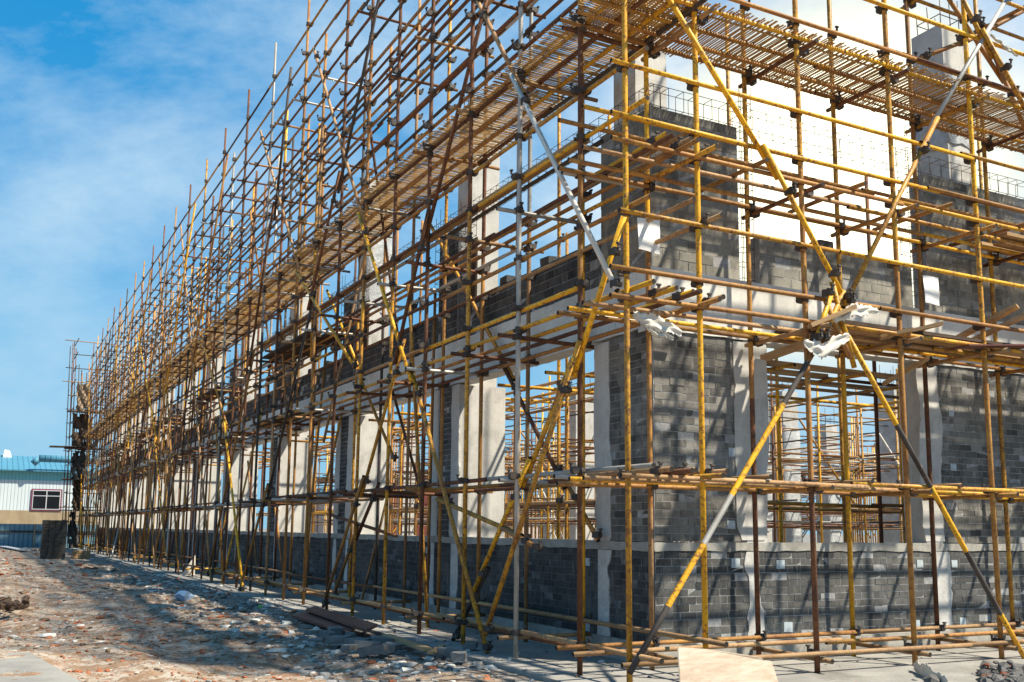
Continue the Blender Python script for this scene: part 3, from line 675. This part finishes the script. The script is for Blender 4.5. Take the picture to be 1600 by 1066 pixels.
banded(E_, (1288, 520), (984, 1052), 'Y', Yb, [(0, 'ochre'), (.1, 'dark'), (.24, 'yellow'), (.52, 'grey'), (.66, 'yellow'), (.83, 'dark')])
banded(E_, (1308, 495), (1602, 1030), 'Y', Yb, [(0, 'yellow'), (.30, 'dark'), (.48, 'yellow'), (.67, 'dark'), (.86, 'yellow')])
chain(E_, [(1500, -10), (1540, 70), (1605, 190)], 'Y', Yb, ['gold', 'gold'])
chain(E_, [(1480, -5), (1556, 110), (1608, 235)], 'Y', .2, ['ochre', 'ochre'])
chain(E_, [(1640, -5), (1520, 60), (1430, 95)], 'Y', .4, ['ochre', 'ochre'])
for a, b, m in (((1272, 540), (1298, 462), 'yellow'), ((1283, 540), (1318, 455), 'gold'), ((1290, 470), (1328, 560), 'ochre'), ((1300, 440), (1335, 575), 'yellow')):
    E_.add('brace', ray(a[0], a[1], 'Y', -.17), ray(b[0], b[1], 'Y', -.17), m, .031, bend=0, couplers=[(ray(a[0], a[1]-12, 'Y', -.17), 0)])
x = -.02; k = 0
while x < 21:
    o = placemat(es, (x+1.5, -.02, 7.44+.012*(k % 2)), math.pi/2); x += 1.47; k += 1
planks(es, 'deck_board', 'X', [(2.95, 5.2, .45), (3.2, 5.5, .25), (3.0, 6.1, .68), (5.6, 9.3, .2), (5.4, 9.2, .42), (5.9, 9.6, .65)], 3.975)
planks(es, 'deck_board', 'X', [(3.0, 6.4, .1), (2.9, 5.2, .85)], 4.02, m=DARKP)
planks(es, 'deck_board', 'X', [(6.5, 10, .3), (6.8, 10.5, .55), (6.6, 10.2, .78)], 5.66, m=WOOD)
E_.flush()

# ------------------------------------------------------------ props inside: falsework that carries the next slab
ps = thing('support_scaffold', (5, 8, .2), 'dense forest of thin props seen through the window openings inside the hall', 'scaffold')
P_ = Scaf(ps)
gx = [5.2+1.35*i for i in range(19)]; gy = [8.0+1.35*i for i in range(19)]
for x in gx:
    for y in gy:
        P_.add('prop', (x, y, .2), (x+random.uniform(-.03, .03), y, random.uniform(4.4, 5.2)), random.choice(['ochre', 'yellow', 'tan', 'gold', 'rust', 'gold', 'yellow']), .024, bend=0)
for z in (1.75, 2.1, 3.2, 3.35, 4.35):
    for x in gx: P_.add('ledger', (x+.05, gy[0]-random.uniform(.2, 1.2), z+random.uniform(-.12, .12)), (x+.05, gy[-1]+.4, z+random.uniform(-.12, .12)), random.choice(['ochre', 'rust', 'tan', 'white', 'dark']), .019, bend=0)
    for y in gy: P_.add('ledger', (gx[0]-random.uniform(.2, 1.2), y+.05, z+random.uniform(-.12, .12)), (gx[-1]+.4, y+.05, z+random.uniform(-.12, .12)), random.choice(['ochre', 'rust', 'tan', 'white', 'dark']), .019, bend=0)
for k in range(46):
    x = random.choice(gx); y = random.choice(gy); a = random.choice([(2.0, 0), (0, 2.0), (-2.0, 0)]); z = random.uniform(.3, 2.2)
    P_.add('brace', (x, y, z), (x+a[0], y+a[1], z+2.3), random.choice(['yellow', 'gold', 'white', 'tan']), .026, bend=0)
P_.flush(coup_near=0)
# inner row of the wall scaffold behind the long and short walls
ir = thing('support_scaffold', (2.33, 2.3, .2), 'row of tall tubes standing just inside the walls, tops above the brickwork', 'scaffold')
I_ = Scaf(ir)
for i in range(26):
    y = 3.9+1.5*i; x = 2.36
    zt = random.choice([7.9, 8.3, 9.6]) if i < 12 else 6.5
    I_.add('standard', (x, y, .2), (x, y+random.uniform(-.05, .05), zt), random.choice(['yellow', 'gold', 'ochre', 'rust']), .03, couplers=[((x, y, z), 0) for z in (2.0, 3.9, 6.3)])
    I_.add('transom', (1.25, y, 3.78), (3.4, y, 3.80), None, .027, bend=0)
for y in (5.0, 6.4, 9.2, 11.3, 14.2): I_.add('standard', (3.1, y, .2), (3.1, y, 6.8 if y < 8 else 5.2), random.choice(['gold', 'ochre', 'yellow']), .029)
for z in (1.95, 3.7, 3.95): ledgers(I_, 'Y', 2.36, z, 3.4, 40, .05); ledgers(I_, 'Y', 3.1, z, 3.4, 30, .05)
for i in range(12):
    x = 3.55+1.4*i
    I_.add('standard', (x, 2.5, .2), (x, 2.5, random.choice([7.2, 8.5, 9.2])), random.choice(['gold', 'rust', 'ochre']), .03)
    I_.add('standard', (x+.5, 3.7, .2), (x+.5, 3.7, random.choice([4.4, 5.0])), None, .029)
    I_.add('transom', (x, 1.3, 3.72), (x, 4.4, 3.74), None, .027, bend=0)
for z in (1.95, 3.66, 3.85, 6.3): ledgers(I_, 'X', 2.5, z, 3.0, 20, .05)
for z in (1.9, 3.7): ledgers(I_, 'X', 3.7, z, 3.0, 20, .05)
planks(ir, 'deck_board', 'X', [(3.0, 6.4, 1.75), (2.95, 5.0, 2.25), (4.2, 6.8, 2.75)], 3.80)
I_.flush(coup_near=22)

# ------------------------------------------------------------ far corner stair tower
tw = thing('scaffold_tower', (-.6, 67, 0), 'tall leaning scaffold stair tower hung with ragged dark netting at the far corner', 'scaffold')
W_ = Scaf(tw)
for x in (-.85, -.62, -.2, .25, .7):
    for y in (65.5, 67.5): W_.add('standard', (x, y, 0), (x-.35+random.uniform(-.12, .12), y, random.uniform(12.4, 14.9) if x < -.5 else random.uniform(11.4, 13)), random.choice(['rust', 'dark', 'rust']), .032)
for z in np.arange(.8, 14.2, .95):
    W_.add('ledger', (-1.0-random.uniform(.0, .9), 65.4, z), (1.4, 65.4, z+random.uniform(-.05, .05)), random.choice(['rust', 'dark', 'tan']), .032)
    W_.add('ledger', (-.9, 64.8, z+.1), (-.9, 68, z+.1), 'rust', .03)
W_.flush()
for (z0, z1, x0, x1, m) in ((.05, 2.5, -.62, .1, BLACK), (2.5, 4.6, -.55, .25, DARKP), (4.5, 6.6, -.75, .35, BLACK), (6.7, 9.1, -.85, .55, DARKP), (9.2, 11.2, -.75, .4, NETT)):
    mb = MB(); n = 12; V = []
    for i in range(n+1):
        z = z0+(z1-z0)*i/n; f = i/n
        for j in range(7):
            g_ = j/6; V.append((x0+(x1-.4*f-x0)*g_+rng.normal(0, .045), 65.2+.12*math.sin(j*1.9+i*.8), z+rng.normal(0, .035)-.10*math.sin(g_*3.1)))
    V2 = [(a_, b_2+.02, c_) for a_, b_2, c_ in V]; nn = len(V); F = []
    for i in range(n):
        for j in range(6):
            if rng.random() < .05: continue
            q0 = i*7+j; q1 = q0+7; F += [(q0, q0+1, q1+1, q1), (nn+q1, nn+q1+1, nn+q0+1, nn+q0), (q0, q1, nn+q1, nn+q0), (q1+1, q0+1, nn+q0+1, nn+q1+1)]
    mb.add(V+V2, F); mb.build('netting', m, tw, (x0, 65.2, z0))
for z in (2.5, 4.55, 6.65, 9.15):
    mb = MB(); mb.obox((-1.3, 65.0, z), (1.3, 65.0, z+.03), .9, .05, jit=.02); mb.build('deck_board', DARKP, tw, (-1.3, 65, z))
mb = MB(); mb.obox((-2.2, 65.0, 6.72), (.2, 65.0, 6.76), 1.1, .06); mb.build('deck_board', DARKP, tw, (-2.2, 65, 6.7))

# ------------------------------------------------------------ metal shed and fence beyond
def sheet(name, base, rib, pitch_=.25):
    m, t, b = newmat(name); c = t.nodes.new('ShaderNodeTexCoord'); s = t.nodes.new('ShaderNodeSeparateXYZ'); t.links.new(c.outputs['Object'], s.inputs[0])
    k = math_(t, 'PINGPONG', s.outputs[0], pitch_/2); f = rampf(t, k, 0, pitch_*.18)
    n1 = noise(t, 1.2, 6, .6, objc(t, (1, 1, .3)))
    cc = mixc(t, 'MIX', f, c4(rib), c4(base)); cc = mixc(t, 'MULTIPLY', .5, cc, mixc(t, 'MIX', rampf(t, n1, .3, .7), (.72, .72, .72, 1), (1, 1, 1, 1)))
    t.links.new(cc, b.inputs['Base Color']); b.inputs['Roughness'].default_value = .55; bump(t, b, f, .6, .03); return m
WHT = sheet('white_ribbed_sheet', (.52, .58, .60), (.36, .42, .45)); CYN = sheet('pale_cyan_sheet', (.16, .42, .46), (.10, .32, .37)); BLU = sheet('blue_roof_sheet', (.07, .22, .32), (.04, .14, .21), .4)
FEN = sheet('weathered_blue_fence_sheet', (.14, .26, .33), (.06, .12, .17), .3); GLS, t_, b_ = newmat('dark_window_glass'); b_.inputs['Base Color'].default_value = (.01, .012, .015, 1); b_.inputs['Roughness'].default_value = .12
PINK = simple('magenta_window_frame', (.20, .045, .09), (.16, .04, .07)); WFR = simple('white_window_bar', (.55, .55, .57), (.5, .5, .5)); TAN = simple('stained_render', (.36, .28, .18), (.25, .19, .12), 1.2, vscale=(1, 1, .3))
sh = thing('factory_shed', (-10, 80, 0), 'white metal-clad shed with blue roof and one window beyond the fence at the far left', 'building')
def sb(name, a, b, m): mb = MB(); mb.box(a, b); return mb.build(name, m, sh, a)
sb('base_wall', (-30, 80, -.05), (3, 90, 2.63), TAN); sb('wall', (-30, 80.05, 2.63), (3, 90, 5.02), WHT); sb('wall_band', (-30, 80.03, 5.02), (3, 90, 5.86), CYN)
mb = MB(); mb.add([(-30.4, 79.5, 5.82), (3.4, 79.5, 5.82), (3.4, 87, 7.35), (-30.4, 87, 7.35), (3.4, 94, 5.9), (-30.4, 94, 5.9), (-30.4, 79.5, 5.72), (3.4, 79.5, 5.72), (3.4, 94, 5.78), (-30.4, 94, 5.78)], [(0,1,2,3), (3,2,4,5), (6,7,1,0), (1,7,8,4,2), (0,3,5,9,6), (7,6,9,8), (4,8,9,5)]); mb.build('roof', BLU, sh, (-10, 80, 5.8))
wf = sb('window', (-2.52, 79.93, 2.62), (-.28, 80.02, 4.36), PINK)
for a, b, m, nm in (((-2.42, 79.90, 2.72), (-.38, 79.95, 4.26), WFR, 'frame'),):
    mb = MB(); mb.box(a, b); mb.build(nm, m, wf, a)
for (x0, x1, z0, z1) in ((-2.36, -1.44, 2.80, 3.78), (-1.36, -.44, 2.80, 3.78), (-2.36, -1.44, 3.86, 4.2), (-1.36, -.44, 3.86, 4.2)):
    mb = MB(); mb.box((x0, 79.88, z0), (x1, 79.91, z1)); mb.build('pane', GLS, wf, (x0, 79.88, z0))
mb = MB(); mb.tube((-2.2, 79.3, 6.75), (2.2, 79.3, 6.75), .28, 12); mb.tube((-2.2, 79.3, 6.75), (-2.6, 79.3, 6.3), .26, 12); mb.build('duct', BLU, sh, (-2.2, 79.3, 6.7), smooth=True)
mb = MB(); mb.add([(-4.7, 86, 7.1), (-4.0, 86, 7.1), (-4.2, 86, 7.7), (-4.6, 86, 7.8), (-4.7, 86.7, 7.1), (-4.0, 86.7, 7.1), (-4.2, 86.7, 7.7), (-4.6, 86.7, 7.8)], [(0,1,2,3), (7,6,5,4), (0,4,5,1), (1,5,6,2), (2,6,7,3), (3,7,4,0)]); mb.build('roof_vent', PAPER, sh, (-4.5, 86, 7.1))
fe = thing('fence', (-10, 68, 0), 'low blue-grey corrugated sheet fence in front of the shed', 'fence')
mb = MB(); mb.box((-26, 68.9, -.05), (6, 68.95, 1.56)); mb.build('sheet_panel', FEN, fe, (-26, 68.9, 0))
for z in (.95, 1.05): pass
mb = MB(); mb.box((-26, 68.80, .98), (6, 68.86, 1.10)); mb.build('rail', BLACK, fe, (-26, 68.8, 1))
for x in (-2.6, -5.6, -8.6, -11.6, 1.5): mb = MB(); mb.box((x, 68.74, 0), (x+.09, 68.80, 1.55)); mb.build('post', TAN, fe, (x, 68.74, 0))
# distant low house and rust-red hut glimpsed through the hall
RED = simple('oxide_red_sheet', (.16, .035, .03), (.11, .03, .025), 2); WARM = simple('pinkish_render', (.50, .40, .34), (.42, .33, .28), 2)
ht = thing('site_hut', (13.5, 40, 0), 'small oxide-red site hut glimpsed through the window openings', 'hut')
mb = MB(); mb.box((12.6, 40, 0), (15, 43, 4.3)); mb.build('wall', RED, ht, (12.6, 40, 0))
mb = MB(); mb.box((12.4, 39.8, 4.3), (15.2, 43.2, 4.42)); mb.build('roof', BLACK, ht, (12.4, 39.8, 4.3))
hs_ = thing('house', (24, 62, 0), 'long pale rendered house with a pink-framed window far behind the props', 'building')
mb = MB(); mb.box((16, 62, 0), (60, 70, 4.0)); mb.build('wall', WARM, hs_, (16, 62, 0))
mb = MB(); mb.box((15.5, 61.5, 4.0), (60.5, 70.5, 4.3)); mb.build('roof', BLU, hs_, (16, 62, 4))
for x in (19, 24, 29, 34, 40, 46):
    mb = MB(); mb.box((x, 61.92, 1.6), (x+1.6, 62.02, 3.0)); wn = mb.build('window', PINK, hs_, (x, 61.92, 1.6)); mb = MB(); mb.box((x+.1, 61.88, 1.7), (x+1.5, 61.93, 2.9)); mb.build('pane', GLS, wn, (x, 61.88, 1.6))

# ------------------------------------------------------------ loose things
def board(name, pts, th, m, label, cat, group=None, up=(0, 0, 1), sub=1, wob=0.):
    """flat board through four corner points, th thick"""
    P4 = [np.array(p, float) for p in pts]; n = np.cross(P4[1]-P4[0], P4[3]-P4[0]); n /= np.linalg.norm(n)
    k = 12 if wob else 1; V = []
    for side in (0, th):
        for i in range(k+1):
            for j in range(k+1):
                a, b = i/k, j/k; p = P4[0]*(1-a)*(1-b)+P4[1]*a*(1-b)+P4[2]*a*b+P4[3]*(1-a)*b
                V.append(p+n*(side+wob*math.sin(a*5+b*2.3)*math.sin(b*4+1)))
    q = (k+1)**2; F = []
    for i in range(k):
        for j in range(k):
            s0 = i*(k+1)+j; s1 = s0+k+1; F.append((s0, s0+1, s1+1, s1)); F.append((q+s0, q+s1, q+s1+1, q+s0+1))
    for i in range(k):
        a = i; F.append((a, q+a, q+a+1, a+1)); a = k*(k+1)+i; F.append((a+1, q+a+1, q+a, a))
        a = i*(k+1); b = a+k+1; F.append((b, q+b, q+a, a)); a += k; b += k; F.append((a, q+a, q+b, b))
    mb = MB(); mb.add(V, F); o = mb.build(name, m, None, P4[0]); tag(o, label, cat, group); return o
A = ray(1060, 1012, 'Y', -.62); B_ = ray(1188, 1034, 'Y', -.62); C_ = ray(1217, 1062, 'Y', -.75); 
mb = MB()
yy0, yy1 = -.62, -.95
out2 = [ray(1060, 1012, 'Y', yy0), ray(1110, 1016, 'Y', yy0), ray(1190, 1028, 'Y', yy0), ray(1194, 1033, 'Y', yy0+.0), ray(1206, 1034, 'Y', yy0), ray(1219, 1075, 'Y', yy1), ray(1064, 1078, 'Y', yy1)]
V = [p for p in out2]+[p+np.array([.0, .018, .006]) for p in out2]; n = len(out2)
mb.add(V, [tuple(range(n)), tuple(range(2*n-1, n-1, -1))]+[(i, n+i, n+(i+1) % n, (i+1) % n) for i in range(n)])
o = mb.build('plywood_sheet', PLY, None, out2[0]); tag(o, 'pale pinkish plywood sheet leaning at the foot of the corner scaffold', 'board')
def flat(x0, y0, x1, y1, wd, th, m, name, label, cat, z=.03, dz=0., group=None):
    p0 = ray(x0, y0, 'Z', z); p1 = ray(x1, y1, 'Z', z); p1[2] += dz
    mb = MB(); mb.obox(p0, p1, wd, th, jit=.004); o = mb.build(name, m, None, p0); return tag(o, label, cat, group)
def quadboard(pix, z0, th, m, name, label, cat):
    pts = [ray(x, y, 'Z', z) for (x, y), z in zip(pix, z0)]; return board(name, pts, th, m, label, cat)
quadboard([(457, 962), (480, 953), (560, 975), (545, 988)], (.06, .10, .10, .06), .04, FORM, 'formwork_panel', 'brown formwork panel lying lowest, nearest the camera, by the scaffold foot', 'panel')
quadboard([(478, 951), (492, 947), (590, 975), (572, 984)], (.16, .18, .14, .13), .04, FORM, 'formwork_panel', 'brown formwork panel lying on top of the other, closer to the wall', 'panel')
flat(603, 993, 670, 1016, .13, .035, WOOD, 'plank', 'light brown plank lying flat beside the broken grey blocks', 'plank', .07)
flat(672, 1021, 692, 1009, .07, .03, WOOD, 'plank', 'short pale stick of wood on the rubble right of the longer plank', 'plank', .06)
flat(0, 853, 40, 860, .5, .04, WFR, 'plank', 'thin whitish plank lying at the foot of the far fence', 'plank', .05)
# planks on the end scaffold
def lean(p, q, ax, v0, v1, wd, th, m, name, label, cat, up=(0, 0, 1)):
    a = ray(p[0], p[1], ax, v0); b = ray(q[0], q[1], ax, v1); mb = MB(); mb.obox(a, b, wd, th, upref=up, jit=.003); o = mb.build(name, m, None, a); return tag(o, label, cat)
lean((1475, 540), (1590, 478), 'Y', .75, -.1, .16, .05, WOOD, 'plank', 'upper of two long planks slanting up past the right edge over the walkway', 'plank')
lean((1492, 545), (1612, 488), 'Y', .55, -.25, .16, .05, WOOD, 'plank', 'lower of two long planks slanting up past the right edge over the walkway', 'plank')
lean((1375, 528), (1425, 516), 'Y', .1, -.15, .18, .04, WOOD, 'plank', 'short pale board end with a notch resting on the right walkway tubes', 'plank')
lean((1410, 521), (1472, 506), 'Y', .1, -.2, .14, .04, WOOD, 'plank', 'pale board end sticking up behind the notched one on the right walkway', 'plank')
lean((1265, 510), (1335, 480), 'Y', -.12, -.3, .11, .05, WOOD, 'plank', 'thick timber tied across the crossing of the yellow braces', 'plank')
lean((1380, 600), (1450, 560), 'Y', 1.0, .6, .22, .05, WOOD, 'plank', 'plank slanting under the walkway beside the concrete column', 'plank')
lean((1195, 560), (1265, 535), 'Y', .9, .3, .2, .05, WOOD, 'plank', 'plank lying under the walkway just right of the corner column', 'plank')
lean((1500, 542), (1620, 541), 'Y', -.1, -.2, .28, .02, FORM, 'panel', 'thin dark reddish board curling off the right walkway edge', 'board')
lean((175, 868), (184, 830), 'X', -.25, .1, .28, .04, CONC, 'plank', 'pale plank propped against the far scaffold standards', 'plank', (1, 0, 0))
# white sheets hung on the wall
def sheetobj(pix, label):
    pts = [ray(x, y, 'Y', .84+.006*i) for i, (x, y) in enumerate(pix)]
    board('paper_sheet', pts, .004, PAPER, label, 'sheet', wob=.006)
sheetobj([(998, 389), (1031, 398), (1031, 345), (996, 340)], 'blank white sheet hung near the corner of the upper brick wall')
sheetobj([(1446, 473), (1468, 478), (1466, 434), (1442, 430)], 'blank white sheet hung beside the brick slot at the right')
# rags
def rag(pts, label, wd=.16, m=CLOTH, tail=.9, amp=.03, name='cloth_rag'):
    P4 = [np.array(p, float) for p in pts]; n = 26; kk = 9; V = []; mb = MB(); seg_ = len(P4)-1; rr = np.random.default_rng(abs(hash(label)) % 1000 if False else len(label))
    fold = rr.uniform(0, 6, 4); up_ = rr.uniform(.6, 1.25, n+1); lo_ = rr.uniform(.6, 1.25, n+1)
    for side in (0, .004):
        for i in range(n+1):
            t = i/n*seg_; s_ = min(int(t), seg_-1); f = t-s_; p = P4[s_]*(1-f)+P4[s_+1]*f
            wv = wd*(.25+1.1*math.sin(math.pi*min(1, i/n*.8+.1)))*tail
            for j in range(kk+1):
                a = j/kk-.5; e = (up_[i] if a > 0 else lo_[i]) if abs(a) > .4 else 1
                d = .22*amp*(math.sin(j*.9+fold[0]+i*.25)+.7*math.sin(j*1.6-i*.5+fold[1])+.6*math.sin(i*1.1+fold[2]))
                V.append(p+np.array([.10*a*wd+d*.5, side+d*1.6, wv*a*e+.3*amp*math.sin(i*.6+fold[3])]))
    q = (n+1)*(kk+1); F = []
    for i in range(n):
        for j in range(kk):
            a = i*(kk+1)+j; b = a+kk+1; F.append((a, b, b+1, a+1)); F.append((q+a, q+a+1, q+b+1, q+b))
    for i in range(n):
        a = i*(kk+1); b = a+kk+1; F.append((a, q+a, q+b, b)); a += kk; b += kk; F.append((b, q+b, q+a, a))
    F.append(tuple(range(kk+1))+tuple(q+j for j in range(kk, -1, -1)))
    mb.add(V, F); o = mb.build(name, m, None, P4[0], smooth=True); tag(o, label, 'rag'); return o
rag([ray(990, 492, 'Y', .05), ray(1025, 505, 'Y', .0), ray(1065, 520, 'Y', -.05)], 'torn white rag blowing from the tubes at the corner', .14)
rag([ray(992, 495, 'Y', .06), ray(1020, 515, 'Y', .02), ray(1052, 528, 'Y', -.03)], 'thin lower tail of white rag under the corner tubes', .08)
rag([ray(1256, 535, 'Y', -.2), ray(1285, 548, 'Y', -.25), ray(1328, 525, 'Y', -.22)], 'white cloth slung under the crossing of the yellow braces', .16)
rag([ray(1300, 500, 'Y', -.2), ray(1335, 485, 'Y', -.25), ray(1372, 486, 'Y', -.22)], 'white cloth fluttering right of the crossing of the yellow braces', .13)
rag([ray(1548, 55, 'Y', -.1), ray(1570, 72, 'Y', -.12), ray(1590, 88, 'Y', -.1)], 'twisted pale strip of cloth hanging by the top right braces', .05)
# block stack, far left
st = thing('block_stack', (-2.75, 43.5, -.05), 'cube-shaped stack of dark blocks beside the far end of the scaffold', 'block stack')
mb = MB()
for k in range(15):
    for i in range(4):
        for j in range(3):
            mb.box((-3.28+i*.26, 43+j*.33, -.03+k*.118), (-3.28+i*.26+.25, 43.32+j*.33, .08+k*.118), jit=.012)
mb.build('blocks', BLACK, st, (-3.28, 43, 0))
mb = MB()
for k in range(3):
    for i in range(3): mb.box((-1.9+i*.27, 43.5, -.03+k*.12), (-1.65+i*.27, 44, .08+k*.12), jit=.015)
tag(mb.build('block_stack', WOOD, None, (-1.9, 43.5, 0)), 'low brownish pile right of the dark block stack', 'block stack')
# broken grey blocks lying near the formwork panels, each its own thing
spots = [(490, 988), (512, 992), (530, 1000), (548, 992), (560, 1003), (575, 1008), (596, 1003), (612, 1010), (640, 1002), (525, 985), (545, 1012), (585, 1016), (700, 1018), (655, 975), (760, 985), (735, 1010), (718, 1025)]
adj = ['first from the left', 'second from the left', 'lying low at the front', 'tilted one in the middle', 'flat one in the middle', 'behind the front one', 'near the plank end', 'under the plank tip', 'touching the plank side', 'tucked under the brown panel', 'lowest in the photo', 'at the front right', 'beside the short stick', 'standing by a scaffold foot', 'right of the leaning braces', 'small one near the brace foot', 'isolated one below the brace foot']
for (px, py), ad in zip(spots, adj):
    p = ray(px, py, 'Z', .05); mb = MB(); a = random.uniform(0, 3.1); ln = random.uniform(.18, .36)
    d = np.array([math.cos(a), math.sin(a), random.uniform(-.15, .15)])*ln/2
    mb.obox(p-d, p+d, random.uniform(.12, .2), random.uniform(.06, .11), jit=.012)
    tag(mb.build('broken_block', BLOCKG, None, p), 'broken grey block in the debris by the scaffold, '+ad, 'block', 'broken blocks in the debris')
# rocks at right edge and torn sack
def rock(c, r, seed, squash=.6):
    rr = np.random.default_rng(seed); t_ = (1+5**.5)/2
    V = np.array([(-1,t_,0),(1,t_,0),(-1,-t_,0),(1,-t_,0),(0,-1,t_),(0,1,t_),(0,-1,-t_),(0,1,-t_),(t_,0,-1),(t_,0,1),(-t_,0,-1),(-t_,0,1)], float)/1.9
    F = [(0,11,5),(0,5,1),(0,1,7),(0,7,10),(0,10,11),(1,5,9),(5,11,4),(11,10,2),(10,7,6),(7,1,8),(3,9,4),(3,4,2),(3,2,6),(3,6,8),(3,8,9),(4,9,5),(2,4,11),(6,2,10),(8,6,7),(9,8,1)]
    V = V*(1+rr.uniform(-.35, .35, (12, 1)))+rr.uniform(-.12, .12, V.shape); V[:, 2] *= squash; an = rr.uniform(0, 6.28); ca, sa = math.cos(an), math.sin(an)
    V = np.stack([V[:, 0]*ca-V[:, 1]*sa, V[:, 0]*sa+V[:, 1]*ca, V[:, 2]], 1)*np.array(r)+np.array(c); return V, F
DROCK = simple('dark_rock', (.085, .082, .08), (.15, .145, .14), 8, bumps=.8)
rp = MB()
for k in range(150):
    bx = ray(random.uniform(1535, 1600), random.uniform(1046, 1085), 'Z', .0); r = random.uniform(.02, .075)
    bx[2] = random.uniform(0, .09) if random.random() < .6 else .02; V, F = rock(bx, r, k, .8); rp.add(V, F, 0 if random.random() < .85 else 1)
tag(rp.build('rubble_pile', [DROCK, simple('rust_fragment', (.22, .07, .03), (.16, .05, .02))], None, (4.9, -.9, 0)), 'heap of broken dark rock at the bottom right corner', 'rubble', None, 'stuff')
a = ray(1428, 1040, 'Z', .06); b = ray(1447, 1052, 'Z', .05); c = ray(1480, 1068, 'Z', .02)
rag([a, b, c], 'crumpled pale cement sack at the foot of a standard, right of the plywood', .13, CLOTH, 1.0, .035, 'cement_sack')
p = ray(1457, 1063, 'Z', .03); V, F = rock(p, .09, 77, .8); mb = MB(); mb.add(V, F); tag(mb.build('rock', DROCK, None, p), 'single dark rock below the crumpled sack', 'rock')
# white scrap leaning at the left scaffold
pa = ray(283, 899, 'Z', 0); tag(board('plastic_sheet', [pa, pa+np.array([.45, .2, 0]), pa+np.array([.42, .1, .62]), pa+np.array([.3, .05, .45])], .02, CLOTH, 'pale pointed scrap of sheet standing against the left scaffold foot', 'scrap', wob=.02))
BLUEP = simple('blue_plastic_bag', (.22, .36, .55), (.30, .42, .58), 5, rough=.4)
p = ray(286, 932, 'Z', .05); V, F = rock(p, .17, 9, .7); mb = MB(); mb.add(V, F); tag(mb.build('plastic_bag', BLUEP, None, p), 'crumpled pale blue plastic bag in the shaded rubble at left', 'bag')
GRNP = simple('green_scrap', (.10, .55, .30), (.5, .55, .1), 9); p = ray(407, 948, 'Z', .03); V, F = rock(p, .05, 4, .7); mb = MB(); mb.add(V, F); tag(mb.build('plastic_scrap', GRNP, None, p), 'tiny bright green scrap in the shaded rubble', 'scrap')
# dark soil heap at the left edge
sh_ = MB()
for k in range(170):
    q = ray(random.triangular(-60, 46, -20), random.uniform(946, 960), 'Z', 0); r = random.uniform(.02, .08); q[2] = max(0, .16*(1-abs(random.gauss(0, .5)))) ; V, F = rock(q, r, 900+k, .8); sh_.add(V, F)
tag(sh_.build('soil_heap', simple('dark_soil', (.07, .045, .03), (.11, .07, .045), 9), None, ray(0, 952, 'Z', 0)), 'little heap of dark brown soil at the left edge', 'soil', None, 'stuff')

# ------------------------------------------------------------ rubble scattered over the ground
RB = [simple('red_brick_chips', (.40, .13, .055), (.28, .085, .04), 9), simple('grey_chips', (.30, .295, .285), (.19, .185, .18), 8), simple('white_plaster_chips', (.62, .60, .56), (.48, .46, .42), 8), simple('brown_clods', (.24, .165, .11), (.16, .105, .07), 8), DROCK]
base = [rock((0, 0, 0), 1, 1000+k, .55) for k in range(12)]
rb = MB(); Vs = []; n0 = 0; Fs = []; mi = []
def scatter(n, x0, x1, y0, y1, s0, s1, wts):
    global n0
    for _ in range(n):
        x = random.uniform(x0, x1); y = y0+(y1-y0)*random.random()**1.5; u = random.random(); s = s0+(s1-s0)*u**7
        if x > -.42 and random.random() < .82: continue
        if x < -5.0 and y < 5.3 and random.random() < .8: continue
        V, F = base[random.randrange(12)]; a = random.uniform(0, 6.28); ca, sa = math.cos(a), math.sin(a)
        fx, fy = random.uniform(.7, 1.7), random.uniform(.6, 1.1)
        W = np.stack([(V[:, 0]*ca*fx-V[:, 1]*sa*fy), (V[:, 0]*sa*fx+V[:, 1]*ca*fy), V[:, 2]*.8], 1)*s
        z = float(hgt(x, y)) if x < -.42 else 0.0
        W += (x, y, z+s*.12); Vs.append(W); Fs.extend([(p+n0, q+n0, r+n0) for p, q, r in F]); 
        ww = wts(x, y); mi.extend([random.choices(range(5), ww)[0]]*20); n0 += 12
def mixw(x, y):
    k = min(1, max(0, (x+2.1+.8*math.sin(y*.5))/1.2)); cl_ = .5+.5*math.sin(x*2.1+1.7*math.sin(y*.9))*math.sin(y*1.3+x)
    return [(1-k)*(14+42*cl_)+4*k+1, 8+40*k, (1-k)*(8+14*(1-cl_))+16*k, (1-k)*46+8*k, 2+14*k]
scatter(17000, -7.5, .9, -1.2, 12, .004, .034, mixw); scatter(1300, -7.5, .9, -1.2, 12, .02, .06, mixw); scatter(9000, -9, .9, 6, 34, .008, .06, mixw); scatter(500, -9, .9, 6, 34, .03, .1, mixw); scatter(2200, -12, 0, 25, 66, .03, .14, mixw); scatter(500, .5, 7, -1.1, .6, .006, .03, lambda x, y: [1, 10, 6, 1, 6])
scatter(3400, -2.4, -.1, 2, 24, .012, .10, lambda x, y: [2, 12, 8, 1, 6])
rb.v = Vs; rb.f = Fs; rb.mi = mi; rb.tone = [0]*len(Fs); rb.n = n0
tag(rb.build('rubble', RB, None, (0, 0, 0)), 'brick chips, plaster and stones scattered over the site ground', 'rubble', None, 'stuff')
